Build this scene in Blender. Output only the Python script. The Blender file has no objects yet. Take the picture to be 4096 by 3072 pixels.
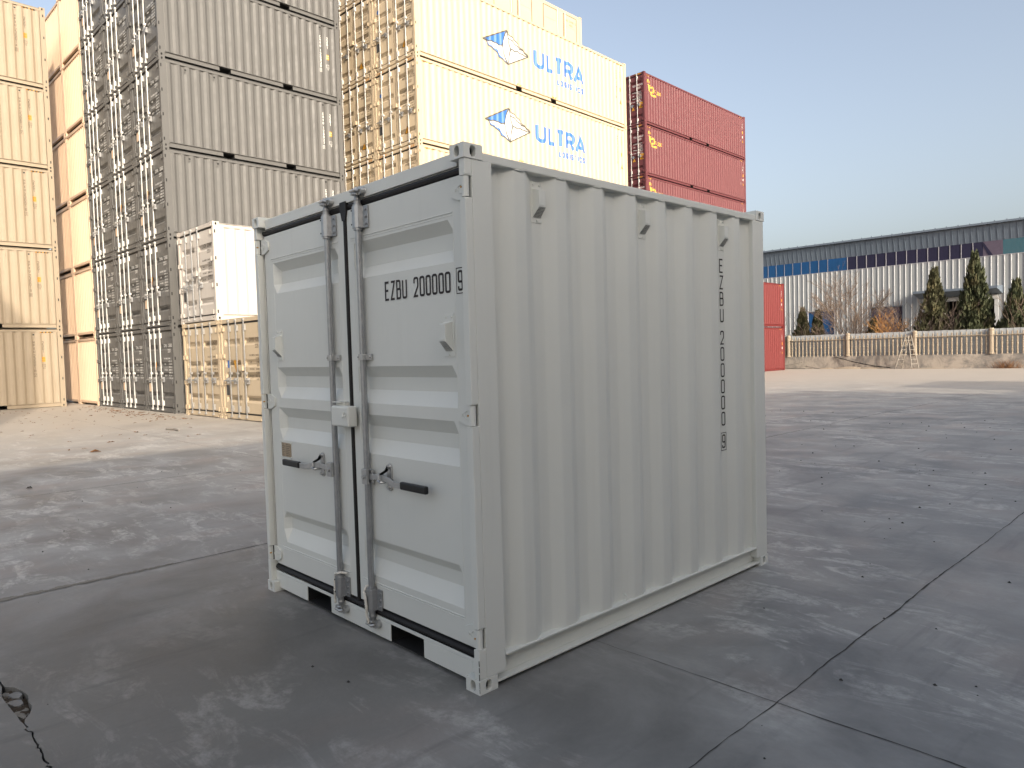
import bpy, bmesh, math, random
import numpy as np
from mathutils import Vector, Matrix

SC = bpy.context.scene
COL = SC.collection
R = math.radians
rnd = random.Random(7)

# ------------------------------------------------------------------ camera
def make_camera():
    yaw, pitch, roll = -0.8150, -0.0436, -0.0285
    f = Vector((math.sin(yaw) * math.cos(pitch), math.cos(yaw) * math.cos(pitch), math.sin(pitch)))
    r = Vector((math.cos(yaw), -math.sin(yaw), 0))
    u = r.cross(f)
    r2 = math.cos(roll) * r + math.sin(roll) * u
    u2 = -math.sin(roll) * r + math.cos(roll) * u
    m = Matrix((r2, u2, -f)).transposed().to_4x4()
    m.translation = (2.3628, -1.9802, 1.5076)
    cam = bpy.data.cameras.new('camera')
    cam.sensor_width = 36.0
    cam.lens = 2849.23 / 4096 * 36
    cam.clip_start = 0.05
    cam.clip_end = 2000
    o = bpy.data.objects.new('camera', cam)
    COL.objects.link(o)
    o.matrix_world = m
    SC.camera = o
make_camera()

# ------------------------------------------------------------------ sky, sun, exposure
SUN_EL = R(20.7)
SUN_H = (0.963, -0.271)
SUN_DIR = Vector((SUN_H[0] * math.cos(SUN_EL), SUN_H[1] * math.cos(SUN_EL), math.sin(SUN_EL)))
world = bpy.data.worlds.new('World')
SC.world = world
world.use_nodes = True
wn = world.node_tree
bgn = wn.nodes['Background']
sky = wn.nodes.new('ShaderNodeTexSky')
sky.sky_type = 'NISHITA'
sky.sun_disc = False
sky.sun_elevation = SUN_EL
sky.sun_rotation = math.atan2(SUN_H[0], SUN_H[1])
sky.altitude = 100
sky.air_density = 1.0
sky.dust_density = 7.0
sky.ozone_density = 1.2
bwn = wn.nodes.new('ShaderNodeRGBToBW')            # thin winter haze: the whole sky a little less blue
wn.links.new(sky.outputs[0], bwn.inputs[0])
mxn = wn.nodes.new('ShaderNodeMix')
mxn.data_type = 'RGBA'
mxn.inputs[0].default_value = 0.40
wn.links.new(sky.outputs[0], mxn.inputs[6])
wn.links.new(bwn.outputs[0], mxn.inputs[7])
wn.links.new(mxn.outputs[2], bgn.inputs[0])
bgn.inputs[1].default_value = 0.14
sl = bpy.data.lights.new('sun', 'SUN')
sl.energy = 2.0
sl.angle = R(0.55)
sl.color = (1.0, 0.88, 0.73)
so = bpy.data.objects.new('sun', sl)
COL.objects.link(so)
so.rotation_mode = 'QUATERNION'
so.rotation_quaternion = SUN_DIR.to_track_quat('Z', 'Y')
so.location = SUN_DIR * 60
vs = SC.view_settings
vs.view_transform = 'Standard'
vs.look = 'None'
vs.gamma = 1.0
vs.use_curve_mapping = False
vs.exposure = 1.28
SC.render.engine = 'CYCLES'
SC.cycles.use_denoising = True
SC.cycles.max_bounces = 8
SC.cycles.diffuse_bounces = 4
SC.cycles.caustics_reflective = False
SC.cycles.caustics_refractive = False

# ------------------------------------------------------------------ materials
def nmat(name):
    m = bpy.data.materials.new(name)
    m.use_nodes = True
    nt = m.node_tree
    return m, nt, nt.nodes['Principled BSDF']

def _noise(nt, scale, detail=4, rough=0.55, vec=None, dist=0.0):
    n = nt.nodes.new('ShaderNodeTexNoise')
    n.inputs['Scale'].default_value = scale
    n.inputs['Detail'].default_value = detail
    n.inputs['Roughness'].default_value = rough
    n.inputs['Distortion'].default_value = dist
    if vec is not None:
        nt.links.new(vec, n.inputs['Vector'])
    return n

def _ramp(nt, inp, stops):
    r = nt.nodes.new('ShaderNodeValToRGB')
    el = r.color_ramp.elements
    while len(el) < len(stops):
        el.new(0.5)
    for e, (p, c) in zip(el, stops):
        e.position = p
        e.color = (c, c, c, 1) if isinstance(c, (int, float)) else (*c, 1)
    nt.links.new(inp, r.inputs[0])
    return r

def _mix(nt, a, b, fac, mode='MIX'):
    n = nt.nodes.new('ShaderNodeMix')
    n.data_type = 'RGBA'
    n.blend_type = mode
    for s, v in ((n.inputs[6], a), (n.inputs[7], b), (n.inputs[0], fac)):
        if hasattr(v, 'is_linked') or hasattr(v, 'links'):
            nt.links.new(v, s)
        elif isinstance(v, (int, float)):
            s.default_value = v
        else:
            s.default_value = (*v, 1)
    return n.outputs[2]

def _coord(nt, which='Object', scale=None):
    t = nt.nodes.new('ShaderNodeTexCoord')
    o = t.outputs[which]
    if scale:
        mp = nt.nodes.new('ShaderNodeMapping')
        mp.inputs['Scale'].default_value = scale
        nt.links.new(o, mp.inputs[0])
        o = mp.outputs[0]
    return o

def paint(name, col, rough=0.42, var=0.10, dirt=0.15, bump=0.02, dirtcol=(0.20, 0.17, 0.13), spec=0.3, scale=1.0):
    """painted steel: slow tone drift, faint vertical runs, orange peel"""
    m, nt, b = nmat(name)
    c = _coord(nt)
    n1 = _noise(nt, 1.3 * scale, 5, 0.6, c)
    dark = tuple(x * (1 - var) for x in col)
    lite = tuple(min(1, x * (1 + var * 0.6)) for x in col)
    base = _mix(nt, dark, lite, _ramp(nt, n1.outputs[0], [(0.3, 0.0), (0.7, 1.0)]).outputs[0])
    cs = _coord(nt, 'Object', (9 * scale, 9 * scale, 0.5 * scale))
    n2 = _noise(nt, 1.6, 6, 0.65, cs)
    runs = _ramp(nt, n2.outputs[0], [(0.56, 0.0), (0.80, dirt)])
    base = _mix(nt, base, dirtcol, runs.outputs[0])
    nt.links.new(base, b.inputs['Base Color'])
    n3 = _noise(nt, 6 * scale, 3, 0.5, c)
    rr = _ramp(nt, n3.outputs[0], [(0.3, max(0.05, rough - 0.08)), (0.7, min(1, rough + 0.1))])
    nt.links.new(rr.outputs[0], b.inputs['Roughness'])
    b.inputs['Specular IOR Level'].default_value = spec
    if bump:
        n4 = _noise(nt, 260 * scale, 2, 0.5, c)
        n5 = _noise(nt, 4.5 * scale, 2, 0.5, c)
        ad = nt.nodes.new('ShaderNodeMath'); ad.operation = 'MULTIPLY_ADD'
        nt.links.new(n5.outputs[0], ad.inputs[0]); ad.inputs[1].default_value = 6.0
        nt.links.new(n4.outputs[0], ad.inputs[2])
        bp = nt.nodes.new('ShaderNodeBump')
        bp.inputs['Strength'].default_value = bump * 6
        bp.inputs['Distance'].default_value = 0.0012
        nt.links.new(ad.outputs[0], bp.inputs['Height'])
        nt.links.new(bp.outputs[0], b.inputs['Normal'])
    return m

def plain(name, col, rough=0.6, metal=0.0, var=0.15, scale=8, spec=0.4):
    m, nt, b = nmat(name)
    n = _noise(nt, scale, 5, 0.6, _coord(nt))
    base = _mix(nt, tuple(x * (1 - var) for x in col), tuple(min(1, x * (1 + var)) for x in col), n.outputs[0])
    nt.links.new(base, b.inputs['Base Color'])
    b.inputs['Roughness'].default_value = rough
    b.inputs['Metallic'].default_value = metal
    b.inputs['Specular IOR Level'].default_value = spec
    return m

M = {}
M['main'] = paint('light_grey_paint', (0.685, 0.69, 0.645), rough=0.38, var=0.035, dirt=0.05, bump=0.02)
M['main_ink'] = plain('black_brown_ink', (0.018, 0.013, 0.011), 0.55)
M['halo'] = plain('vinyl_edge', (0.72, 0.71, 0.68), 0.5)
M['gasket'] = plain('black_rubber', (0.013, 0.011, 0.011), 0.55, var=0.35, scale=14)
M['zinc'] = plain('galvanised_steel', (0.50, 0.50, 0.49), 0.36, 0.75, var=0.22, scale=26)
M['zinc_dark'] = plain('galvanised_tube', (0.36, 0.365, 0.37), 0.34, 0.65, var=0.25, scale=30)
M['grip'] = plain('black_grip', (0.012, 0.012, 0.012), 0.4)
M['rope'] = plain('white_rope', (0.72, 0.69, 0.62), 0.9)
M['plate'] = plain('brass_plate', (0.36, 0.28, 0.19), 0.5, 0.1, var=0.4, scale=40)
M['undercoat'] = plain('bitumen_undercoat', (0.012, 0.012, 0.012), 0.8)
M['grille'] = plain('vent_grille', (0.05, 0.05, 0.05), 0.7)
M['grey'] = paint('mid_grey_paint', (0.100, 0.098, 0.094), rough=0.5, var=0.06, dirt=0.10)
M['tan'] = paint('beige_paint', (0.60, 0.44, 0.31), rough=0.5, var=0.05, dirt=0.08)
M['tan2'] = paint('sand_paint', (0.275, 0.225, 0.162), rough=0.5, var=0.05, dirt=0.08)
M['cream'] = paint('cream_paint', (0.48, 0.385, 0.265), rough=0.5, var=0.04, dirt=0.05)
M['white'] = paint('white_paint', (0.47, 0.43, 0.385), rough=0.45, var=0.03, dirt=0.06)
M['maroon'] = paint('maroon_paint', (0.115, 0.034, 0.037), rough=0.5, var=0.06, dirt=0.05, dirtcol=(0.4, 0.2, 0.18))
M['red'] = paint('red_paint', (0.118, 0.019, 0.019), rough=0.5, var=0.06, dirt=0.05, dirtcol=(0.4, 0.2, 0.18))
M['ink_white'] = plain('white_ink', (0.62, 0.61, 0.58), 0.6)
M['ink_black'] = plain('black_ink', (0.03, 0.026, 0.022), 0.6)
M['ink_brown'] = plain('brown_ink', (0.10, 0.075, 0.05), 0.6)
M['yellow'] = plain('yellow_sticker', (0.46, 0.215, 0.012), 0.5)
M['blue'] = plain('blue_ink', (0.032, 0.135, 0.42), 0.5, var=0.08)
M['line'] = plain('outline_ink', (0.06, 0.055, 0.045), 0.6)
M['logo_white'] = plain('white_vinyl', (0.56, 0.54, 0.50), 0.55, var=0.02)
M['logo_yellow'] = plain('yellow_vinyl', (0.50, 0.29, 0.04), 0.55)
M['orange'] = plain('orange_tag', (0.42, 0.17, 0.015), 0.7)
M['rodwhite'] = plain('bright_galvanised_rod', (0.66, 0.65, 0.62), 0.38, 0.35, var=0.1, scale=20)
M['balu'] = plain('cast_baluster', (0.27, 0.225, 0.17), 0.9, var=0.3, scale=18)
M['board'] = plain('pale_sheet', (0.36, 0.385, 0.40), 0.6, var=0.08, scale=4)
M['slate'] = plain('dark_eave_sheet', (0.12, 0.15, 0.19), 0.5, var=0.12, scale=3)
M['whsheet'] = plain('white_wall_sheet', (0.27, 0.285, 0.295), 0.5, var=0.05, scale=1.2)
M['whrib'] = plain('white_wall_rib', (0.44, 0.455, 0.465), 0.45, var=0.03)
M['glassdark'] = plain('dark_glass', (0.022, 0.022, 0.045), 0.35, var=0.2, spec=0.15)
M['glassblue'] = plain('blue_film_glass', (0.014, 0.062, 0.165), 0.3, var=0.3, scale=0.7, spec=0.2)
M['glassteal'] = plain('teal_film_glass', (0.035, 0.095, 0.125), 0.2, var=0.2, scale=0.6)
M['glasspurple'] = plain('faded_purple_panel', (0.085, 0.07, 0.10), 0.4, var=0.2)
M['mullion'] = plain('window_bar', (0.30, 0.30, 0.33), 0.5)
M['bark'] = plain('grey_bark', (0.13, 0.10, 0.085), 0.9, var=0.3, scale=4)
M['twig'] = plain('dry_twig', (0.17, 0.125, 0.095), 0.9, var=0.3, scale=5)
M['willow'] = plain('golden_twig', (0.36, 0.19, 0.065), 0.8, var=0.2, scale=5)
M['wood'] = plain('weathered_wood', (0.21, 0.19, 0.165), 0.85, var=0.3, scale=6)
M['laddermetal'] = plain('ladder_metal', (0.46, 0.45, 0.43), 0.5, 0.3, var=0.2)
M['blocker'] = plain('blocker_sheet', (0.42, 0.42, 0.40), 0.6, var=0.05)
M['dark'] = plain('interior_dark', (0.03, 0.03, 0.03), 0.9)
M['leafdry'] = plain('dry_leaf', (0.19, 0.095, 0.042), 0.8, var=0.5, scale=11)
M['stone'] = plain('broken_concrete', (0.20, 0.185, 0.16), 0.95, var=0.45, scale=25)
M['dirt'] = plain('pothole_dirt', (0.075, 0.06, 0.046), 0.95, var=0.5, scale=30)
M['joint'] = plain('joint_dirt', (0.05, 0.048, 0.045), 0.95, var=0.3, scale=10)

def foliage(name, c1, c2):
    m, nt, b = nmat(name)
    c = _coord(nt)
    n = _noise(nt, 3.0, 4, 0.6, c)
    n2 = _noise(nt, 0.9, 2, 0.5, c)
    base = _mix(nt, c1, c2, _ramp(nt, n.outputs[0], [(0.35, 0), (0.65, 1)]).outputs[0])
    base = _mix(nt, base, (0.12, 0.085, 0.04), _ramp(nt, n2.outputs[0], [(0.52, 0), (0.75, 0.6)]).outputs[0])
    nt.links.new(base, b.inputs['Base Color'])
    b.inputs['Roughness'].default_value = 0.8
    b.inputs['Specular IOR Level'].default_value = 0.2
    return m
M['conifer'] = foliage('conifer_green', (0.035, 0.045, 0.024), (0.075, 0.082, 0.042))
M['conifer2'] = foliage('conifer_olive', (0.05, 0.05, 0.026), (0.085, 0.085, 0.045))

def concrete():
    m, nt, b = nmat('yard_concrete')
    c = _coord(nt)
    big = _noise(nt, 0.16, 4, 0.55, c)
    mid = _noise(nt, 1.1, 6, 0.62, c, 0.4)
    fine = _noise(nt, 38, 4, 0.6, c)
    base = _mix(nt, (0.165, 0.163, 0.157), (0.36, 0.355, 0.34), _ramp(nt, mid.outputs[0], [(0.34, 0), (0.66, 1)]).outputs[0])
    base = _mix(nt, base, (0.33, 0.325, 0.31), _ramp(nt, big.outputs[0], [(0.42, 0), (0.72, 0.7)]).outputs[0])
    # worn pale scuffs, dragged along the traffic direction
    sc_ = _coord(nt, 'Object', (1.0, 2.6, 1.0))
    sn = _noise(nt, 1.5, 8, 0.70, sc_, 0.8)
    sm = _noise(nt, 0.55, 3, 0.5, c)
    sa = _ramp(nt, sn.outputs[0], [(0.50, 0), (0.60, 1)])
    sb = _ramp(nt, sm.outputs[0], [(0.40, 0), (0.56, 1)])
    mu = nt.nodes.new('ShaderNodeMath'); mu.operation = 'MULTIPLY'
    nt.links.new(sa.outputs[0], mu.inputs[0]); nt.links.new(sb.outputs[0], mu.inputs[1])
    fg = _noise(nt, 14, 5, 0.75, c)
    fgr = _ramp(nt, fg.outputs[0], [(0.38, 0), (0.56, 0.85)])
    mu2 = nt.nodes.new('ShaderNodeMath'); mu2.operation = 'MULTIPLY'
    nt.links.new(mu.outputs[0], mu2.inputs[0]); nt.links.new(fgr.outputs[0], mu2.inputs[1])
    base = _mix(nt, base, (0.52, 0.51, 0.485), mu2.outputs[0])
    # tyre-dark streaks
    st = _noise(nt, 2.2, 5, 0.6, _coord(nt, 'Object', (3.5, 0.35, 1)))
    base = _mix(nt, base, (0.13, 0.13, 0.135), _ramp(nt, st.outputs[0], [(0.58, 0), (0.78, 0.55)]).outputs[0])
    # reddish dust blush
    rd = _noise(nt, 0.9, 3, 0.5, _coord(nt, 'Object', (1.3, 0.9, 1)))
    base = _mix(nt, base, (0.36, 0.30, 0.265), _ramp(nt, rd.outputs[0], [(0.52, 0), (0.75, 0.5)]).outputs[0])
    # wind-blown dust away from the driven lane: strips in front of the stacks and by the wall
    sep = nt.nodes.new('ShaderNodeSeparateXYZ'); nt.links.new(c, sep.inputs[0])
    wob = _noise(nt, 0.5, 4, 0.6, c)
    def edge(src, a, bb):
        ma = nt.nodes.new('ShaderNodeMath'); ma.operation = 'MULTIPLY_ADD'
        nt.links.new(wob.outputs[0], ma.inputs[0]); ma.inputs[1].default_value = 6.0
        nt.links.new(src, ma.inputs[2])
        mr = nt.nodes.new('ShaderNodeMapRange')
        mr.inputs[1].default_value = a; mr.inputs[2].default_value = bb
        nt.links.new(ma.outputs[0], mr.inputs[0])
        return mr.outputs[0]
    e1 = edge(sep.outputs[0], -6.0, -15.0)
    e2 = edge(sep.outputs[1], 22.0, 34.0)
    mx = nt.nodes.new('ShaderNodeMath'); mx.operation = 'MAXIMUM'
    nt.links.new(e1, mx.inputs[0]); nt.links.new(e2, mx.inputs[1])
    ms = nt.nodes.new('ShaderNodeMath'); ms.operation = 'MULTIPLY'
    nt.links.new(mx.outputs[0], ms.inputs[0]); ms.inputs[1].default_value = 0.85
    dusty = _mix(nt, (0.36, 0.315, 0.26), (0.46, 0.41, 0.35), mid.outputs[0])
    base = _mix(nt, base, dusty, ms.outputs[0])
    # oily stain with the contact shade round the container front painted in
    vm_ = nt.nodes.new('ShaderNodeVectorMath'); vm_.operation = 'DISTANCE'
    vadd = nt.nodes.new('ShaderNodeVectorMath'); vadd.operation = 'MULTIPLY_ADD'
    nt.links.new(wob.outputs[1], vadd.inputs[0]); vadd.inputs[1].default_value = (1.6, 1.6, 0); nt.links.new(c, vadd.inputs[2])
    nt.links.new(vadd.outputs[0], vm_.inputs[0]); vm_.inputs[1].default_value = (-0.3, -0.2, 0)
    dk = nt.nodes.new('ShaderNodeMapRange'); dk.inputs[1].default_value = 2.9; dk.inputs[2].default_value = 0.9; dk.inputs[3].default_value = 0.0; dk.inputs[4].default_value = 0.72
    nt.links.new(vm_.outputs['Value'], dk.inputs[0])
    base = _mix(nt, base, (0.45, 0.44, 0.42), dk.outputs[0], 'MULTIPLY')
    base = _mix(nt, base, (0.5, 0.5, 0.5), _ramp(nt, fine.outputs[0], [(0.25, 0.12), (0.75, 0.0)]).outputs[0], 'MULTIPLY')
    nt.links.new(base, b.inputs['Base Color'])
    rr = _ramp(nt, mid.outputs[0], [(0.3, 0.50), (0.7, 0.72)])
    nt.links.new(rr.outputs[0], b.inputs['Roughness'])
    b.inputs['Specular IOR Level'].default_value = 0.35
    ad = nt.nodes.new('ShaderNodeMath'); ad.operation = 'MULTIPLY_ADD'
    nt.links.new(mid.outputs[0], ad.inputs[0]); ad.inputs[1].default_value = 2.0
    nt.links.new(fine.outputs[0], ad.inputs[2])
    bp = nt.nodes.new('ShaderNodeBump'); bp.inputs['Strength'].default_value = 0.25; bp.inputs['Distance'].default_value = 0.006
    nt.links.new(ad.outputs[0], bp.inputs['Height']); nt.links.new(bp.outputs[0], b.inputs['Normal'])
    return m
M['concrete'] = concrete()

def oldwall():
    m, nt, b = nmat('stained_render')
    c = _coord(nt)
    n = _noise(nt, 1.4, 7, 0.7, c, 0.6)
    n2 = _noise(nt, 5, 5, 0.7, c)
    base = _mix(nt, (0.17, 0.16, 0.15), (0.36, 0.32, 0.275), _ramp(nt, n.outputs[0], [(0.38, 0), (0.58, 1)]).outputs[0])
    base = _mix(nt, base, (0.10, 0.095, 0.09), _ramp(nt, n2.outputs[0], [(0.58, 0), (0.75, 0.7)]).outputs[0])
    nt.links.new(base, b.inputs['Base Color'])
    b.inputs['Roughness'].default_value = 0.95
    bp = nt.nodes.new('ShaderNodeBump'); bp.inputs['Strength'].default_value = 0.6; bp.inputs['Distance'].default_value = 0.03
    nt.links.new(n2.outputs[0], bp.inputs['Height']); nt.links.new(bp.outputs[0], b.inputs['Normal'])
    return m
M['oldwall'] = oldwall()

# ------------------------------------------------------------------ mesh helpers
class MB:
    def __init__(s):
        s.v = []; s.f = []; s.m = []
    def add(s, verts, faces, mat=0):
        o = len(s.v)
        s.v += [tuple(p) for p in verts]
        s.f += [tuple(i + o for i in f) for f in faces]
        s.m += [mat] * len(faces)
    def box(s, x0, x1, y0, y1, z0, z1, mat=0):
        s.add([(x0, y0, z0), (x1, y0, z0), (x1, y1, z0), (x0, y1, z0), (x0, y0, z1), (x1, y0, z1), (x1, y1, z1), (x0, y1, z1)],
              [(0, 3, 2, 1), (4, 5, 6, 7), (0, 1, 5, 4), (1, 2, 6, 5), (2, 3, 7, 6), (3, 0, 4, 7)], mat)
    def quad(s, a, b, c, d, mat=0):
        s.add([a, b, c, d], [(0, 1, 2, 3)], mat)
    def prism(s, poly, axis, a, b, mat=0):
        """poly: 2D points in the plane normal to axis ('x': (y,z), 'y': (x,z), 'z': (x,y))"""
        n = len(poly)
        def P(p, t):
            return (t, p[0], p[1]) if axis == 'x' else (p[0], t, p[1]) if axis == 'y' else (p[0], p[1], t)
        vs_ = [P(p, a) for p in poly] + [P(p, b) for p in poly]
        fs = [tuple(range(n))[::-1], tuple(range(n, 2 * n))] + [(i, (i + 1) % n, n + (i + 1) % n, n + i) for i in range(n)]
        s.add(vs_, fs, mat)
    def tube(s, pts, r, n=8, mat=0, cap=True):
        pts = [Vector(p) for p in pts]
        rs = r if isinstance(r, (list, tuple)) else [r] * len(pts)
        rings = []
        for i, p in enumerate(pts):
            if i == 0: t = pts[1] - pts[0]
            elif i == len(pts) - 1: t = pts[-1] - pts[-2]
            else: t = (pts[i + 1] - pts[i]).normalized() + (pts[i] - pts[i - 1]).normalized()
            if t.length < 1e-9: t = Vector((0, 0, 1))
            t.normalize()
            a = Vector((0, 0, 1)) if abs(t.z) < 0.9 else Vector((1, 0, 0))
            e1 = t.cross(a).normalized(); e2 = t.cross(e1)
            rings.append([p + (e1 * math.cos(2 * math.pi * k / n) + e2 * math.sin(2 * math.pi * k / n)) * rs[i] for k in range(n)])
        vs_ = [q for ring in rings for q in ring]
        fs = []
        for i in range(len(pts) - 1):
            for k in range(n):
                fs.append((i * n + k, i * n + (k + 1) % n, (i + 1) * n + (k + 1) % n, (i + 1) * n + k))
        if cap:
            fs.append(tuple(range(n))); fs.append(tuple((len(pts) - 1) * n + k for k in range(n))[::-1])
        s.add(vs_, fs, mat)
    def bar(s, pts, w, t, mat=0):
        """flat bar along pts (x,y,z) : w tall in z, t thick in y"""
        for a, b in zip(pts[:-1], pts[1:]):
            vs_ = []
            for p in (a, b):
                vs_ += [(p[0], p[1] - t / 2, p[2] - w / 2), (p[0], p[1] + t / 2, p[2] - w / 2), (p[0], p[1] + t / 2, p[2] + w / 2), (p[0], p[1] - t / 2, p[2] + w / 2)]
            s.add(vs_, [(0, 1, 2, 3), (7, 6, 5, 4), (0, 4, 5, 1), (1, 5, 6, 2), (2, 6, 7, 3), (3, 7, 4, 0)], mat)
    def lathe(s, prof, cx, cy, n=8, mat=0):
        vs_ = []; fs = []
        for (r, z) in prof:
            for k in range(n):
                a = 2 * math.pi * k / n
                vs_.append((cx + r * math.cos(a), cy + r * math.sin(a), z))
        for i in range(len(prof) - 1):
            for k in range(n):
                fs.append((i * n + k, i * n + (k + 1) % n, (i + 1) * n + (k + 1) % n, (i + 1) * n + k))
        fs.append(tuple(range(n))[::-1]); fs.append(tuple((len(prof) - 1) * n + k for k in range(n)))
        s.add(vs_, fs, mat)
    def holed(s, org, ex, ey, w, h, cx, cy, rx, ry, depth, n=16, mat=0, matin=0):
        """rectangular face org+u*ex+v*ey with an oval hole and a recess of the given depth (along -normal)"""
        org = Vector(org); ex = Vector(ex); ey = Vector(ey)
        nor = ex.cross(ey).normalized()
        outer = []; inner = []
        for k in range(n):
            a = 2 * math.pi * (k + 0.5) / n
            ca, sa = math.cos(a), math.sin(a)
            # stadium-like superellipse
            q = 3.0
            rr = (abs(ca) ** q + abs(sa) ** q) ** (-1 / q)
            inner.append((cx + rx * ca * rr, cy + ry * sa * rr))
            tx = (w - cx if ca > 0 else cx) / max(abs(ca), 1e-9)
            ty = (h - cy if sa > 0 else cy) / max(abs(sa), 1e-9)
            t = min(tx, ty)
            outer.append((cx + ca * t, cy + sa * t))
        # push nearest samples to the corners
        for c in ((0, 0), (w, 0), (w, h), (0, h)):
            i = min(range(n), key=lambda j: (outer[j][0] - c[0]) ** 2 + (outer[j][1] - c[1]) ** 2)
            outer[i] = c
        P = lambda uv, d=0: org + ex * uv[0] + ey * uv[1] - nor * d
        vs_ = [P(o) for o in outer] + [P(i) for i in inner] + [P(i, depth) for i in inner]
        fs = [(k, (k + 1) % n, n + (k + 1) % n, n + k) for k in range(n)]
        s.add(vs_, fs + [(n + k, n + (k + 1) % n, 2 * n + (k + 1) % n, 2 * n + k) for k in range(n)], mat)
        s.add([P(i, depth) for i in inner], [tuple(range(n))], matin)
    def mesh(s, name, nm=1, smooth=False):
        me = bpy.data.meshes.new(name)
        me.from_pydata(s.v, [], s.f)
        nmax = max(s.m) + 1 if s.m else 1
        for _ in range(max(nm, nmax)):
            me.materials.append(None)
        if nmax > 1:
            me.polygons.foreach_set('material_index', s.m)
        if smooth:
            me.polygons.foreach_set('use_smooth', [True] * len(me.polygons))
        me.update()
        return me

def obj(name, me, mats, parent=None, loc=(0, 0, 0), rz=0.0, bevel=0.0, seg=2):
    o = bpy.data.objects.new(name, me)
    COL.objects.link(o)
    if parent is not None:
        o.parent = parent
    o.location = loc
    if rz: o.rotation_euler = (0, 0, rz)
    if not isinstance(mats, (list, tuple)): mats = [mats]
    for i, sl_ in enumerate(o.material_slots):
        sl_.link = 'OBJECT'
        sl_.material = mats[min(i, len(mats) - 1)]
    if bevel:
        b = o.modifiers.new('bevel', 'BEVEL')
        b.width = bevel; b.segments = seg; b.limit_method = 'ANGLE'; b.angle_limit = R(40)
        b.harden_normals = False
    return o

def empty(name, loc=(0, 0, 0), rz=0.0):
    o = bpy.data.objects.new(name, None)
    COL.objects.link(o)
    o.location = loc; o.rotation_euler = (0, 0, rz)
    o.empty_display_size = 0.2
    return o

def tag(o, label=None, cat=None, group=None, kind=None):
    if label: o['label'] = label
    if cat: o['category'] = cat
    if group: o['group'] = group
    if kind: o['kind'] = kind
    return o

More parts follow.
